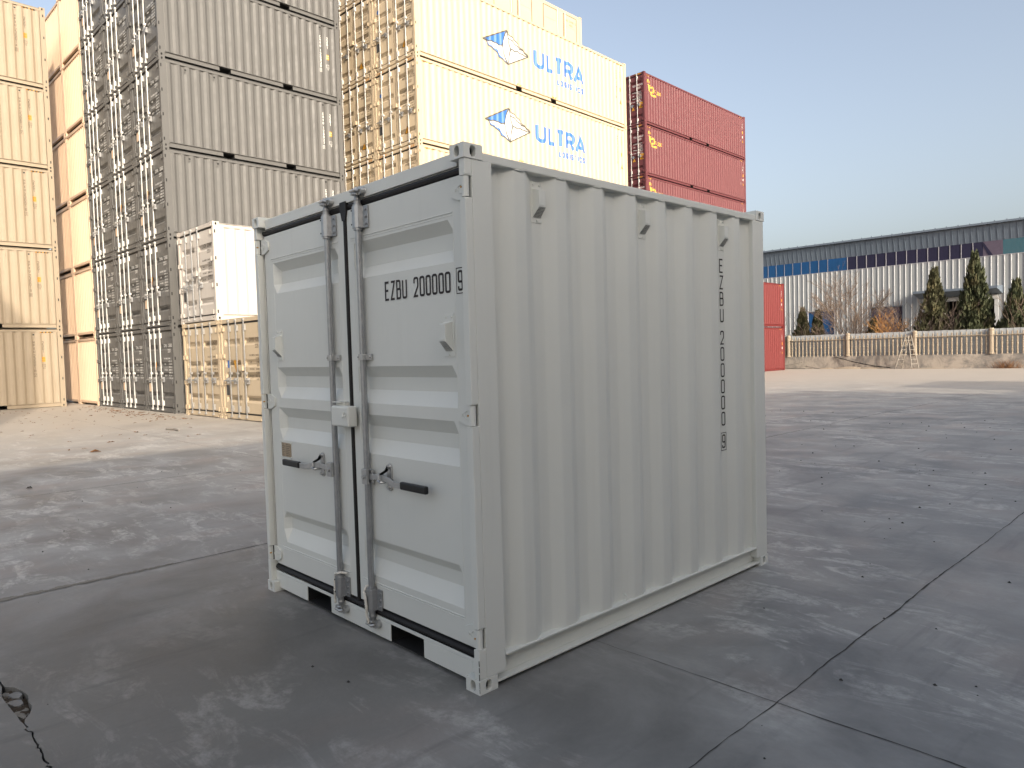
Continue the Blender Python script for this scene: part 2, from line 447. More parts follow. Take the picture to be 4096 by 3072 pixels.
# ------------------------------------------------------------------ stroke lettering
def _g(*strokes): return strokes
r_ = 0.34
GL = {
 '0': [('c', [(0, 0, r_), (1, 0, r_), (1, 1, r_), (0, 1, r_)])], 'O': [('c', [(0, 0, .4), (1, 0, .4), (1, 1, .4), (0, 1, .4)])],
 '1': [('o', [(.2, .82, 0), (.6, 1, 0), (.6, 0, 0)])],
 '2': [('o', [(0, .72, 0), (0, 1, r_), (1, 1, r_), (1, .55, .15), (0, 0, 0), (1, 0, 0)])],
 '3': [('o', [(0, 1, 0), (1, 1, r_), (1, .52, .2), (.35, .52, 0)]), ('o', [(.6, .52, 0), (1, .52, .2), (1, 0, r_), (0, 0, .2), (0, .2, 0)])],
 '4': [('o', [(.75, 0, 0), (.75, 1, 0), (0, .28, 0), (1, .28, 0)])],
 '5': [('o', [(1, 1, 0), (.05, 1, 0), (.05, .56, 0), (1, .56, r_), (1, 0, r_), (0, 0, .2), (0, .2, 0)])],
 '6': [('o', [(1, .8, 0), (1, 1, r_), (0, 1, r_), (0, 0, r_), (1, 0, r_), (1, .56, r_), (.04, .56, 0)])],
 '7': [('o', [(0, 1, 0), (1, 1, 0), (.35, 0, 0)])],
 '8': [('c', [(0, .52, .2), (1, .52, .2), (1, 1, r_), (0, 1, r_)]), ('c', [(0, 0, r_), (1, 0, r_), (1, .52, .2), (0, .52, .2)])],
 '9': [('o', [(0, .2, 0), (0, 0, r_), (1, 0, r_), (1, 1, r_), (0, 1, r_), (0, .44, r_), (.96, .44, 0)])],
 'A': [('o', [(0, 0, 0), (.5, 1, 0), (1, 0, 0)]), ('o', [(.2, .3, 0), (.8, .3, 0)])],
 'B': [('c', [(0, 0, 0), (1, 0, r_), (1, .53, .2), (0, .53, 0)]), ('o', [(0, .53, 0), (0, 1, 0), (.92, 1, r_), (.92, .53, .2), (.5, .53, 0)])],
 'C': [('o', [(1, .75, 0), (1, 1, r_), (0, 1, r_), (0, 0, r_), (1, 0, r_), (1, .25, 0)])],
 'D': [('c', [(0, 0, 0), (1, 0, .4), (1, 1, .4), (0, 1, 0)])],
 'E': [('o', [(1, 1, 0), (0, 1, 0), (0, 0, 0), (1, 0, 0)]), ('o', [(0, .52, 0), (.85, .52, 0)])],
 'F': [('o', [(1, 1, 0), (0, 1, 0), (0, 0, 0)]), ('o', [(0, .52, 0), (.85, .52, 0)])],
 'G': [('o', [(1, .78, 0), (1, 1, r_), (0, 1, r_), (0, 0, r_), (1, 0, r_), (1, .48, 0), (.55, .48, 0)])],
 'H': [('o', [(0, 0, 0), (0, 1, 0)]), ('o', [(1, 0, 0), (1, 1, 0)]), ('o', [(0, .5, 0), (1, .5, 0)])],
 'I': [('o', [(.5, 0, 0), (.5, 1, 0)])], 'J': [('o', [(0, .25, 0), (0, 0, r_), (1, 0, r_), (1, 1, 0)])],
 'K': [('o', [(0, 0, 0), (0, 1, 0)]), ('o', [(1, 1, 0), (.1, .45, 0), (1, 0, 0)])],
 'L': [('o', [(0, 1, 0), (0, 0, 0), (1, 0, 0)])],
 'M': [('o', [(0, 0, 0), (0, 1, 0), (.5, .4, 0), (1, 1, 0), (1, 0, 0)])],
 'N': [('o', [(0, 0, 0), (0, 1, 0), (1, 0, 0), (1, 1, 0)])],
 'P': [('o', [(0, 0, 0), (0, 1, 0), (1, 1, r_), (1, .48, r_), (.05, .48, 0)])],
 'R': [('o', [(0, 0, 0), (0, 1, 0), (1, 1, r_), (1, .48, r_), (.05, .48, 0)]), ('o', [(.5, .46, 0), (1, 0, 0)])],
 'S': [('o', [(1, .78, 0), (1, 1, r_), (0, 1, r_), (0, .53, r_), (1, .5, r_), (1, 0, r_), (0, 0, r_), (0, .22, 0)])],
 'T': [('o', [(0, 1, 0), (1, 1, 0)]), ('o', [(.5, 1, 0), (.5, 0, 0)])],
 'U': [('o', [(0, 1, 0), (0, 0, r_), (1, 0, r_), (1, 1, 0)])],
 'V': [('o', [(0, 1, 0), (.5, 0, 0), (1, 1, 0)])],
 'W': [('o', [(0, 1, 0), (.25, 0, 0), (.5, .8, 0), (.75, 0, 0), (1, 1, 0)])],
 'X': [('o', [(0, 0, 0), (1, 1, 0)]), ('o', [(0, 1, 0), (1, 0, 0)])],
 'Y': [('o', [(0, 1, 0), (.5, .5, 0), (.5, 0, 0)]), ('o', [(1, 1, 0), (.5, .5, 0)])],
 'Z': [('o', [(0, 1, 0), (1, 1, 0), (0, 0, 0), (1, 0, 0)])],
 '.': [('o', [(.5, 0, 0), (.5, .12, 0)])], ',': [('o', [(.5, -.1, 0), (.55, .12, 0)])],
 'r': [('o', [(0, 0, 0), (0, .6, 0)]), ('o', [(0, .45, 0), (.3, .6, .2), (.8, .6, 0)])],
 'i': [('o', [(.5, 0, 0), (.5, .6, 0)]), ('o', [(.5, .75, 0), (.5, .9, 0)])],
 'z': [('o', [(0, .6, 0), (1, .6, 0), (0, 0, 0), (1, 0, 0)])],
 'o': [('c', [(0, 0, .3), (1, 0, .3), (1, .6, .3), (0, .6, .3)])],
 'c': [('o', [(1, .5, 0), (1, .6, .2), (0, .6, .3), (0, 0, .3), (1, 0, .3), (1, .1, 0)])],
}
def _round(pts, closed, w, h, seg):
    """pts in unit cell -> list of 2D points with rounded corners"""
    P = [(Vector((p[0] * w, p[1] * h)), p[2] * w) for p in pts]
    out = []
    n = len(P)
    for i, (p, r) in enumerate(P):
        if r <= 0 or (not closed and i in (0, n - 1)):
            out.append(p); continue
        a = P[(i - 1) % n][0]; b = P[(i + 1) % n][0]
        da = (a - p); db = (b - p)
        rr = min(r, da.length * 0.49, db.length * 0.49)
        s0 = p + da.normalized() * rr; s1 = p + db.normalized() * rr
        for k in range(seg + 1):
            t = k / seg
            out.append(s0.lerp(p, t).lerp(p.lerp(s1, t), t))
    return out

def strip(pts, closed, t, lay, V, F):
    """constant-width ribbon, mitred; 2D"""
    n = len(pts)
    L = []
    for i in range(n):
        if closed:
            d0 = (pts[i] - pts[i - 1]); d1 = (pts[(i + 1) % n] - pts[i])
        else:
            d0 = pts[i] - pts[i - 1] if i else pts[1] - pts[0]
            d1 = pts[i + 1] - pts[i] if i < n - 1 else d0
        d0 = d0.normalized() if d0.length > 1e-9 else d1.normalized()
        d1 = d1.normalized() if d1.length > 1e-9 else d0
        n0 = Vector((-d0.y, d0.x)); n1 = Vector((-d1.y, d1.x))
        m = (n0 + n1)
        m = m.normalized() if m.length > 1e-6 else n0
        k = min(1 / max(m.dot(n0), 0.35), 2.2)
        L.append((pts[i] + m * (t / 2 * k), pts[i] - m * (t / 2 * k)))
    o = len(V)
    for a, b in L:
        V.append((a.x, a.y, lay)); V.append((b.x, b.y, lay))
    rng = range(n) if closed else range(n - 1)
    for i in rng:
        j = (i + 1) % n
        F.append((o + 2 * i, o + 2 * j, o + 2 * j + 1, o + 2 * i + 1))

def glyph(ch, x, y, w, h, t, V, F, seg=4):
    for k, (kind, pts) in enumerate(GL.get(ch, [])):
        P = _round(pts, kind == 'c', w - t, h - t, seg)
        P = [p + Vector((x + t / 2, y + t / 2)) for p in P]
        # drop duplicates
        Q = [P[0]]
        for q in P[1:]:
            if (q - Q[-1]).length > 1e-6: Q.append(q)
        strip(Q, kind == 'c', t, 0.0002 * k, V, F)

def htext(s, x, y, w, h, t, pitch, V=None, F=None, seg=4):
    V = [] if V is None else V; F = [] if F is None else F
    for ch in s:
        if ch != ' ': glyph(ch, x, y, w, h, t, V, F, seg)
        x += pitch * (0.55 if ch in '.,' else 1)
    return V, F

def vtext(s, xc, ytop, w, h, t, pitch, V=None, F=None, seg=4):
    V = [] if V is None else V; F = [] if F is None else F
    y = ytop - h
    for ch in s:
        if ch != ' ': glyph(ch, xc - w / 2, y, w, h, t, V, F, seg)
        y -= pitch
    return V, F

def rectline(x0, y0, x1, y1, t, V, F, lay=0.0):
    strip([Vector(p) for p in ((x0, y0), (x1, y0), (x1, y1), (x0, y1))], True, t, lay, V, F)

def poly2(pts, V, F, lay=0.0):
    o = len(V)
    V += [(p[0], p[1], lay) for p in pts]
    F.append(tuple(range(o, o + len(pts))))

def decal(V, F, plane, off, name, breaks=None, prof=None):
    """2D verts -> mesh on plane 'side' (x=off, faces +x) or 'front' (y=off, faces -y); conform to corrugation"""
    if not F: return None
    bm = bmesh.new()
    bv = [bm.verts.new((v[0], v[1], v[2])) for v in V]
    for f in F:
        try: bm.faces.new([bv[i] for i in f])
        except ValueError: pass
    if prof is not None:
        xs = [v[0] for v in V]; lo, hi = min(xs), max(xs)
        for b in breaks:
            if lo < b < hi:
                bmesh.ops.bisect_plane(bm, geom=bm.verts[:] + bm.edges[:] + bm.faces[:], plane_co=(b, 0, 0), plane_no=(1, 0, 0), dist=1e-6)
    for v in bm.verts:
        s, z, l = v.co
        if plane == 'side':
            v.co = (off + (prof(s) if prof else 0) + l, s, z)
        else:
            v.co = (s, off - l, z)
    me = bpy.data.meshes.new(name)
    bm.to_mesh(me); bm.free()
    me.materials.append(None)
    return me

# ------------------------------------------------------------------ corrugation
def corr_profile(y0, y1, pitch=0.2796, crest=0.072, slope=0.068, depth=0.036, phase=0.0):
    """returns breakpoints [(y, -depth..0)] : outermost crests at 0"""
    pts = []
    inner = pitch - crest - 2 * slope
    y = y0 - pitch + phase
    while y < y1 + pitch:
        pts += [(y, 0.0), (y + crest, 0.0), (y + crest + slope, -depth), (y + crest + slope + inner, -depth)]
        y += pitch
    def f(s):
        u = (s - (y0 + phase)) % pitch
        if u < crest: return 0.0
        if u < crest + slope: return -depth * (u - crest) / slope
        if u < crest + slope + inner: return -depth
        return -depth * (1 - (u - crest - slope - inner) / slope)
    ys = [y0] + [p[0] for p in pts if y0 + 1e-4 < p[0] < y1 - 1e-4] + [y1]
    return [(q, f(q)) for q in ys], f

# ------------------------------------------------------------------ ISO container prototypes
W = 2.438
def casting_mesh(w, d, h, hx, hz, n=12, depth=0.02):
    """casting with its outer corner at origin, extends to -x, +y, +z; holes on front (-y), side (+x), top"""
    b = MB()
    b.holed((-w, 0, 0), (1, 0, 0), (0, 0, 1), w, h, w / 2, h / 2, hx, hz, depth, n, 0, 1)
    b.holed((0, 0, 0), (0, 1, 0), (0, 0, 1), d, h, d / 2, h / 2, hx, hz, depth, n, 0, 1)
    b.quad((-w, 0, h), (0, 0, h), (0, d, h), (-w, d, h))
    b.quad((-w, 0, 0), (-w, d, 0), (0, d, 0), (0, 0, 0))
    b.quad((-w, 0, 0), (-w, 0, h), (-w, d, h), (-w, d, 0))
    b.quad((-w, d, 0), (-w, d, h), (0, d, h), (0, d, 0))
    return b.mesh('corner_casting', 2)

def flip_mesh(me, sx, sy, name=None):
    m2 = me.copy()
    m2.transform(Matrix.Diagonal((sx, sy, 1, 1)))
    if sx * sy < 0: m2.flip_normals()
    return m2

def door_panel_mesh(x0, x1, z0, z1, xr0, xr1, ribs, depth, y, taper=0.045, thick=0.045):
    """pressed steel leaf: recessed horizontal channels with tapering ends; ribs: (ztop, zin_top, zin_bot, zbot)"""
    xs = [x0, xr0, xr0 + taper, xr1 - taper, xr1, x1]
    zs = [z0]; inn = set()
    for (a, b_, c_, d_) in sorted(ribs, key=lambda t: t[3]):
        zs += [d_, c_, b_, a]; inn |= {c_, b_}
    zs.append(z1)
    b = MB()
    V = []; F = []
    for z in zs:
        for i, x in enumerate(xs):
            dd = depth if (z in inn and i in (2, 3)) else 0
            V.append((x, y + dd, z))
    nx = len(xs)
    for j in range(len(zs) - 1):
        for i in range(nx - 1):
            F.append((j * nx + i, j * nx + i + 1, (j + 1) * nx + i + 1, (j + 1) * nx + i))
    b.add(V, F)
    # edges of the leaf
    e = 0.006
    b.quad((x0, y, z0), (x0, y, z1), (x0, y + thick, z1), (x0, y + thick, z0))
    b.quad((x1, y, z0), (x1, y + thick, z0), (x1, y + thick, z1), (x1, y, z1))
    b.quad((x0, y, z1), (x1, y, z1), (x1, y + thick, z1), (x0, y + thick, z1))
    b.quad((x0, y, z0), (x0, y + thick, z0), (x1, y + thick, z0), (x1, y, z0))
    b.quad((x0, y + thick, z0), (x0, y + thick, z1), (x1, y + thick, z1), (x1, y + thick, z0))
    return b.mesh('door')

PROTO = {}
def iso_proto(key, L, H, face='door', rods=(0.24, 0.40, 0.57), hardware=True, pockets=True, pitch=0.2796):
    """list of (name, mesh, loc, material keys, index of parent part or None)"""
    P = []
    def put(name, me, mats, loc=(0, 0, 0), par=None):
        P.append((name, me, loc, mats, par)); return len(P) - 1
    cw, cd, ch = 0.162, 0.178, 0.118
    c0 = casting_mesh(cw, cd, ch, 0.026, 0.036)
    cs = {(1, 1): c0, (-1, 1): flip_mesh(c0, -1, 1), (1, -1): flip_mesh(c0, 1, -1), (-1, -1): flip_mesh(c0, -1, -1)}
    for zz in (0, H - ch):
        for sx, xx in ((1, 0), (-1, -W)):
            for sy, yy in ((1, 0), (-1, L)):
                put('corner_casting', cs[(sx, sy)], ['body', 'undercoat'], (xx, yy, zz))
    pw = 0.20
    b = MB(); b.box(-0.10, -0.004, 0.012, pw, ch, H - ch); post = b.mesh('corner_post')
    b = MB(); b.box(-0.10, -0.004, 0, pw - 0.03, ch, H - ch); postb = b.mesh('corner_post')
    put('corner_post', post, ['body']); put('corner_post', post, ['body'], (-W + 0.104, 0, 0))
    put('corner_post', postb, ['body'], (0, L - pw + 0.025, 0)); put('corner_post', postb, ['body'], (-W + 0.104, L - pw + 0.025, 0))
    # hinge slots that notch the front post, seen from the side
    if face == 'door' or key == 'hpx':
        yy = 0.05 if face == 'door' else L - 0.08
        b = MB(); b.box(-0.02, -0.001, yy - 0.012, yy + 0.022, -0.045, 0.045); hs = b.mesh('hinge_slot')
        for fz in (0.09, 0.36, 0.63, 0.90):
            put('hinge_slot', hs, ['undercoat'], (0, 0, fz * H))
    # rails
    y0, y1 = cd + 0.002, L - cd - 0.002
    b = MB(); b.box(-0.062, -0.004, y0, y1, H - 0.135, H - 0.065); tr = b.mesh('top_rail')
    put('top_rail', tr, ['body']); put('top_rail', flip_mesh(tr, -1, 1), ['body'], (-W, 0, 0))
    segs = [(y0, y1)]
    pk = []
    if pockets:
        pk = [(1.79, 2.15), (3.88, 4.23)] if L < 8 else [(4.90, 5.24), (6.94, 7.28)]
        segs = [(y0, pk[0][0]), (pk[0][1], pk[1][0]), (pk[1][1], y1)]
    b = MB()
    b.box(-0.052, -0.003, y0, y1, 0.155, 0.166)
    for a, c in segs:
        b.box(-0.052, -0.044, a, c, 0.028, 0.155)
        b.box(-0.052, -0.006, a, c, 0.018, 0.028)
    br = b.mesh('bottom_rail')
    i = put('bottom_rail', br, ['body'])
    for a, c in pk:
        b = MB()
        b.box(-1.2, -0.053, a - 0.01, a, 0.03, 0.154); b.box(-1.2, -0.053, c, c + 0.01, 0.03, 0.154)
        b.box(-1.21, -1.2, a - 0.01, c + 0.01, 0.03, 0.154)
        put('fork_pocket', b.mesh('fork_pocket'), ['undercoat'], (0, 0, 0), i)
    put('bottom_rail', flip_mesh(br, -1, 1), ['body'], (-W, 0, 0))
    # side panels
    pr, f = corr_profile(pw - 0.01, L - pw + 0.01, pitch, phase=0.04)
    b = MB()
    for (ya, xa), (yb, xb) in zip(pr[:-1], pr[1:]):
        b.quad((xa - 0.012, ya, 0.16), (xb - 0.012, yb, 0.16), (xb - 0.012, yb, H - 0.07), (xa - 0.012, ya, H - 0.07))
    sp = b.mesh('side_panel')
    put('side_panel', sp, ['body']); put('side_panel', flip_mesh(sp, -1, 1), ['body'], (-W, 0, 0))
    b = MB(); b.box(-W + 0.03, -0.03, 0.05, L - 0.05, H - 0.045, H - 0.035); put('roof', b.mesh('roof'), ['body'])
    b = MB(); b.box(-W + 0.055, -0.055, 0.05, L - 0.05, 0.13, 0.153); put('floor', b.mesh('floor'), ['undercoat'])
    # blind end wall
    def endwall(yy, sgn):
        pe, fe = corr_profile(-W + 0.10, -0.10, 0.216, 0.05, 0.055, 0.05, 0.02)
        b = MB()
        for (xa, da), (xb, db) in zip(pe[:-1], pe[1:]):
            b.quad((xa, yy - sgn * da, 0.15), (xb, yy - sgn * db, 0.15), (xb, yy - sgn * db, H - 0.16), (xa, yy - sgn * da, H - 0.16))
        return b.mesh('end_wall')
    def endbeams(yy, sgn, nm1='end_sill', nm2='end_header'):
        a, c = sorted((yy, yy + sgn * 0.08))
        b = MB(); b.box(-W + 0.164, -0.164, a, c, 0.075, 0.16); put(nm1, b.mesh(nm1), ['body'])
        b = MB(); b.box(-W + 0.164, -0.164, a, c, H - 0.17, H - 0.085); put(nm2, b.mesh(nm2), ['body'])
    if face == 'end':
        put('end_wall', endwall(0.03, 1), ['body']); endbeams(0.012, 1)
        b = MB(); b.box(-W + 0.1, -0.1, L - 0.07, L - 0.04, 0.15, H - 0.1); put('door', b.mesh('door'), ['body'])
    else:
        put('end_wall', endwall(L - 0.03, -1), ['body']); endbeams(L - 0.012, -1)
        b = MB(); b.box(-W + 0.164, -0.164, 0.008, 0.10, H - 0.112, H - 0.012); put('header', b.mesh('header'), ['body'])
        b = MB()
        b.box(-W + 0.27, -0.27, 0.008, 0.09, 0.022, 0.14); b.box(-W + 0.164, -W + 0.27, 0.008, 0.09, 0.09, 0.14); b.box(-0.27, -0.164, 0.008, 0.09, 0.09, 0.14)
        put('sill', b.mesh('sill'), ['body'])
        zb, zt = 0.185, H - 0.16
        zh = zt - zb
        n_r = [0.84, 0.60, 0.46, 0.20] if H < 2.7 else [0.90, 0.70, 0.55, 0.41, 0.16]
        ribs = [(zb + q * zh, zb + q * zh - 0.06, zb + q * zh - 0.13, zb + q * zh - 0.19) for q in n_r]
        xm = -W / 2
        dl = (-W + 0.115, xm - 0.018); dr = (xm + 0.018, -0.115)
        b = MB()
        b.box(-W + 0.105, -0.105, 0.05, 0.075, zt - 0.004, H - 0.112)
        b.box(-W + 0.105, -0.105, 0.05, 0.075, 0.14, zb + 0.004)
        b.box(dl[1] - 0.002, dr[0] + 0.002, 0.05, 0.075, zb + 0.004, zt - 0.004)
        b.box(-W + 0.100, -W + 0.115, 0.045, 0.07, zb + 0.004, zt - 0.004); b.box(-0.115, -0.102, 0.045, 0.07, zb + 0.004, zt - 0.004)
        put('door_gasket', b.mesh('door_gasket'), ['gasket'])
        doors = []
        for (a, c) in (dl, dr):
            doors.append(put('door', door_panel_mesh(a, c, zb, zt, a + 0.09, c - 0.09, ribs, 0.045, 0.042), ['body']))
        if hardware:
            # hinges
            b = MB(); b.box(-0.10, 0.10, -0.03, 0.03, -0.055, 0.055); b.box(-0.085, -0.05, -0.045, -0.03, -0.06, 0.06); hm = b.mesh('hinge')
            for fz in (0.09, 0.36, 0.63, 0.90):
                put('hinge', hm, ['body'], (-W + 0.115, 0.03, fz * H), doors[0])
                put('hinge', hm, ['body'], (-0.105, 0.035, fz * H), doors[1])
            for fr in rods:
                x = -W + fr * W
                d = doors[0] if fr < 0.5 else doors[1]
                b = MB()
                b.tube([(x, 0.0, 0.10), (x, 0.0, H - 0.05)], 0.017, 6)
                for zc in (zb + 0.10, zt - 0.10):
                    b.box(x - 0.026, x + 0.045, -0.012, 0.04, zc - 0.075, zc + 0.075)
                for zc in (0.09, H - 0.06):
                    b.box(x - 0.035, x + 0.035, -0.03, 0.012, zc - 0.025, zc + 0.025)
                b.box(x - 0.03, x + 0.05, -0.026, 0.04, 0.46 * H - 0.03, 0.46 * H + 0.03)
                put('locking_rod', b.mesh('locking_rod'), ['rod'], (0, 0, 0), d)
                sg = -1 if fr < 0.5 else 1
                b = MB()
                zc = 0.385 * H
                b.bar([(x, -0.03, zc), (x + sg * 0.16, -0.045, zc + 0.008), (x + sg * 0.30, -0.05, zc)], 0.034, 0.012)
                b.box(x + sg * 0.13 - 0.025, x + sg * 0.13 + 0.025, -0.04, 0.04, zc - 0.075, zc + 0.075)
                put('handle', b.mesh('handle'), ['handle'], (0, 0, 0), d)
            b = MB(); b.box(xm - 0.09, xm + 0.11, -0.035, 0.04, 0.485 * H, 0.485 * H + 0.13); put('lock_box', b.mesh('lock_box'), ['body'], (0, 0, 0), doors[1])
            b = MB(); b.box(-W + 0.23, -W + 0.40, 0.034, 0.0405, 0.24 * H, 0.34 * H); put('data_plate', b.mesh('data_plate'), ['plate'], (0, 0, 0), doors[0])
    PROTO[key] = (P, f, [q[0] for q in pr], L, H)
    return P

def build_iso(key, name, cx, cy, z, rz, colors, label, group, cat='container', rot180=False):
    P, f, br, L, H = PROTO[key]
    e = empty(name, (cx, cy, z), rz)
    tag(e, label, cat, group)
    made = []
    for (nm, me, loc, mats, par) in P:
        o = obj(nm, me, [colors[k] for k in mats], e if par is None else made[par], loc)
        made.append(o)
    return e, made

def cset(body, rod='rodwhite', plate='plate', handle='zinc_dark'):
    return {'body': M[body], 'undercoat': M['undercoat'], 'gasket': M['gasket'], 'rod': M[rod], 'plate': M[plate], 'handle': M[handle]}

LETCACHE = {}
def lettering(parent, fn, key, mat, plane, off, breaks=None, prof=None, name='lettering'):
    if key not in LETCACHE:
        V, F = [], []
        fn(V, F)
        LETCACHE[key] = decal(V, F, plane, off, name, breaks, prof)
    me = LETCACHE[key]
    if me: return obj(name, me, M[mat] if isinstance(mat, str) else mat, parent)

iso_proto('g20', 6.058, 2.591, 'door', rods=(0.235, 0.405, 0.585))
iso_proto('t20', 6.058, 2.591, 'door', rods=(0.20, 0.40, 0.585, 0.79))
iso_proto('e20', 6.058, 2.591, 'end', hardware=False)
iso_proto('hpx', 6.058, 2.896, 'end', hardware=False)
iso_proto('u40', 12.192, 2.896, 'door', rods=(0.20, 0.40, 0.60, 0.80))

ROT = R(2.0)
def at(x0, y0, dx, dy):
    """offset (dx,dy) in the yard's container axes from (x0,y0)"""
    c, s = math.cos(ROT), math.sin(ROT)
    return x0 + c * dx - s * dy, y0 + s * dx + c * dy

def door_code(code, typ, H, lines=True, fx=0.665, zc=None):
    def fn(V, F):
        x = -W + fx * W
        z = (0.76 * H) if zc is None else zc
        htext(code, x, z, 0.052, 0.10, 0.014, 0.064, V, F, 2)
        htext(typ, x + 0.30, z - 0.16, 0.052, 0.10, 0.014, 0.064, V, F, 2)
        if lines:
            zz = z - 0.36
            for ln in ('MAX.GROSS 30480 KG', '          67200 LB', 'TARE       2180 KG', '           4810 LB', 'PAYLOAD   28300 KG', '          62390 LB', 'CU.CAP.   33.2 CU.M', '          1172 CU.FT'):
                htext(ln, x - 0.02, zz, 0.026, 0.05, 0.010, 0.034, V, F, 1)
                zz -= 0.085
    return fn

# ================================================================== THE SETTING
GX = -0.17
def gz(y):
    """yard falls slightly towards the far wall"""
    if y < 14: return 0.0
    if y > 44: return GX
    return GX * (y - 14) / 30

def make_ground():
    hx0, hx1, hy0, hy1 = -2.2, -0.2, -1.9, -1.1
    bm = bmesh.new()
    xs = [-400, -60, -30, hx0, hx1, 30, 60, 400]
    ys = [-300, -30, hy0, hy1, 4, 14, 24, 34, 44, 70, 600]
    vv = {(x, y): bm.verts.new((x, y, gz(y))) for x in xs for y in ys}
    for i in range(len(xs) - 1):
        for j in range(len(ys) - 1):
            if xs[i] == hx0 and ys[j] == hy0: continue
            bm.faces.new([vv[xs[i], ys[j]], vv[xs[i + 1], ys[j]], vv[xs[i + 1], ys[j + 1]], vv[xs[i], ys[j + 1]]])
    # slab with the broken joint cut out
    rr = random.Random(3)
    north = [(-2.2, -1.500)]
    up = [(-1.95, -1.497), (-1.78, -1.492), (-1.71, -1.487), (-1.67, -1.455), (-1.60, -1.437), (-1.53, -1.426), (-1.485, -1.430), (-1.455, -1.437), (-1.40, -1.432), (-1.355, -1.440), (-1.31, -1.455), (-1.27, -1.478)]
    lo = [(-1.27, -1.496), (-1.33, -1.497), (-1.39, -1.503), (-1.45, -1.507), (-1.52, -1.512), (-1.60, -1.515), (-1.66, -1.508), (-1.72, -1.498), (-1.80, -1.500), (-1.95, -1.503)]
    ck = []
    x = -1.235
    while x < -0.24:
        ck.append((x, -1.484 + rr.uniform(-0.008, 0.008)))
        x += rr.uniform(0.012, 0.035)
    upper = [(hx0, -1.498)] + up + [(a, b + rr.uniform(0.002, 0.0055)) for a, b in ck] + [(hx1, -1.472)]
    lower = [(hx0, -1.503)] + lo[::-1] + [(a + 0.004, b - rr.uniform(0.002, 0.0055)) for a, b in ck] + [(hx1, -1.478)]
    def slab(poly):
        vs_ = [bm.verts.new((p[0], p[1], 0)) for p in poly]
        f = bm.faces.new(vs_)
        bmesh.ops.triangulate(bm, faces=[f])
    slab([(hx0, hy1)] + upper + [(hx1, hy1)])
    slab([(hx0, hy0)] + lower + [(hx1, hy0)])
    def wall(line):
        a = [bm.verts.new((p[0], p[1], 0)) for p in line]
        b = [bm.verts.new((p[0], p[1] + 0.004, -0.07)) for p in line]
        for i in range(len(line) - 1):
            bm.faces.new([a[i], a[i + 1], b[i + 1], b[i]])
    wall(upper); wall(lower)
    me = bpy.data.meshes.new('ground'); bm.to_mesh(me); bm.free(); me.materials.append(None)
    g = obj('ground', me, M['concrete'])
    tag(g, kind='structure')
    # earth under the broken joint
    b = MB(); b.quad((hx0, hy0, -0.075), (hx1, hy0, -0.075), (hx1, hy1, -0.075), (hx0, hy1, -0.075))
    n = 26
    for i in range(n):   # uneven dirt bed
        t = i / (n - 1); x = -1.72 + t * 0.5
        b.tube([(x, -1.52, -0.055 + rr.uniform(-0.012, 0.02)), (x + 0.01, -1.47, -0.045 + rr.uniform(-0.012, 0.02)), (x, -1.42, -0.055)], rr.uniform(0.012, 0.026), 5)
    obj('crack_bed', b.mesh('crack_bed'), M['dirt'], g)
    # slab joints, filled with dirt, ragged
    def joint(name, x0, y0, x1, y1, w0, w1, seed):
        q = random.Random(seed); bb = MB()
        L = math.hypot(x1 - x0, y1 - y0); dx, dy = (x1 - x0) / L, (y1 - y0) / L
        k = max(2, int(L / 0.05)); prev = None
        off = 0.0
        for i in range(k + 1):
            t = i / k * L
            off = off * 0.9 + q.uniform(-0.0035, 0.0035)
            w = q.uniform(w0, w1) * (0.35 + 0.65 * abs(math.sin(t * 0.8 + seed)))
            px, py = x0 + dx * t - dy * off, y0 + dy * t + dx * off
            z = gz(py) + 0.002
            cur = ((px - dy * w / 2, py + dx * w / 2, z), (px + dy * w / 2, py - dx * w / 2, z))
            if prev: bb.quad(prev[1], cur[1], cur[0], prev[0])
            prev = cur
        obj(name, bb.mesh(name), M['joint'], g)
    joint('slab_joint', 0.985, -6, 0.90, 14, 0.005, 0.013, 1)
    joint('slab_joint', -3.25, -6, -3.27, 22, 0.006, 0.022, 2)
    joint('slab_joint', -0.05, 0.81, 3.4, 0.84, 0.003, 0.008, 3)
    joint('slab_joint', 5.15, -6, 5.0, 30, 0.004, 0.012, 4)
    joint('slab_joint', -7.5, -3, -7.55, 26, 0.004, 0.014, 5)
    joint('slab_joint', -30, 6.9 - 4.2, -2.3, 6.9 - 4.2, 0.003, 0.008, 6)
    joint('slab_joint', -2.0, 6.9, 12, 7.1, 0.004, 0.011, 7)
    joint('slab_joint', -3.2, 13.2, 12, 13.4, 0.004, 0.012, 8)
    # spalled joint edge, paler
    bb = MB(); q = random.Random(11)
    for i in range(70):
        y = -1.35 + i * 0.018
        if y > -0.25: break
        w = 0.015 + 0.03 * abs(math.sin(i * 0.37)) * (1 - (y + 1.35) / 1.3)
        x = -3.245 + q.uniform(-0.01, 0.01)
        bb.add([(x - w, y, 0.004), (x + w * 0.7, y + 0.004, 0.004), (x + w, y + 0.022, 0.0045), (x - w * 0.8, y + 0.02, 0.0045)], [(0, 1, 2, 3)])
    obj('spalled_edge', bb.mesh('spalled_edge'), M['stone'], g)
    return g
ground = make_ground()

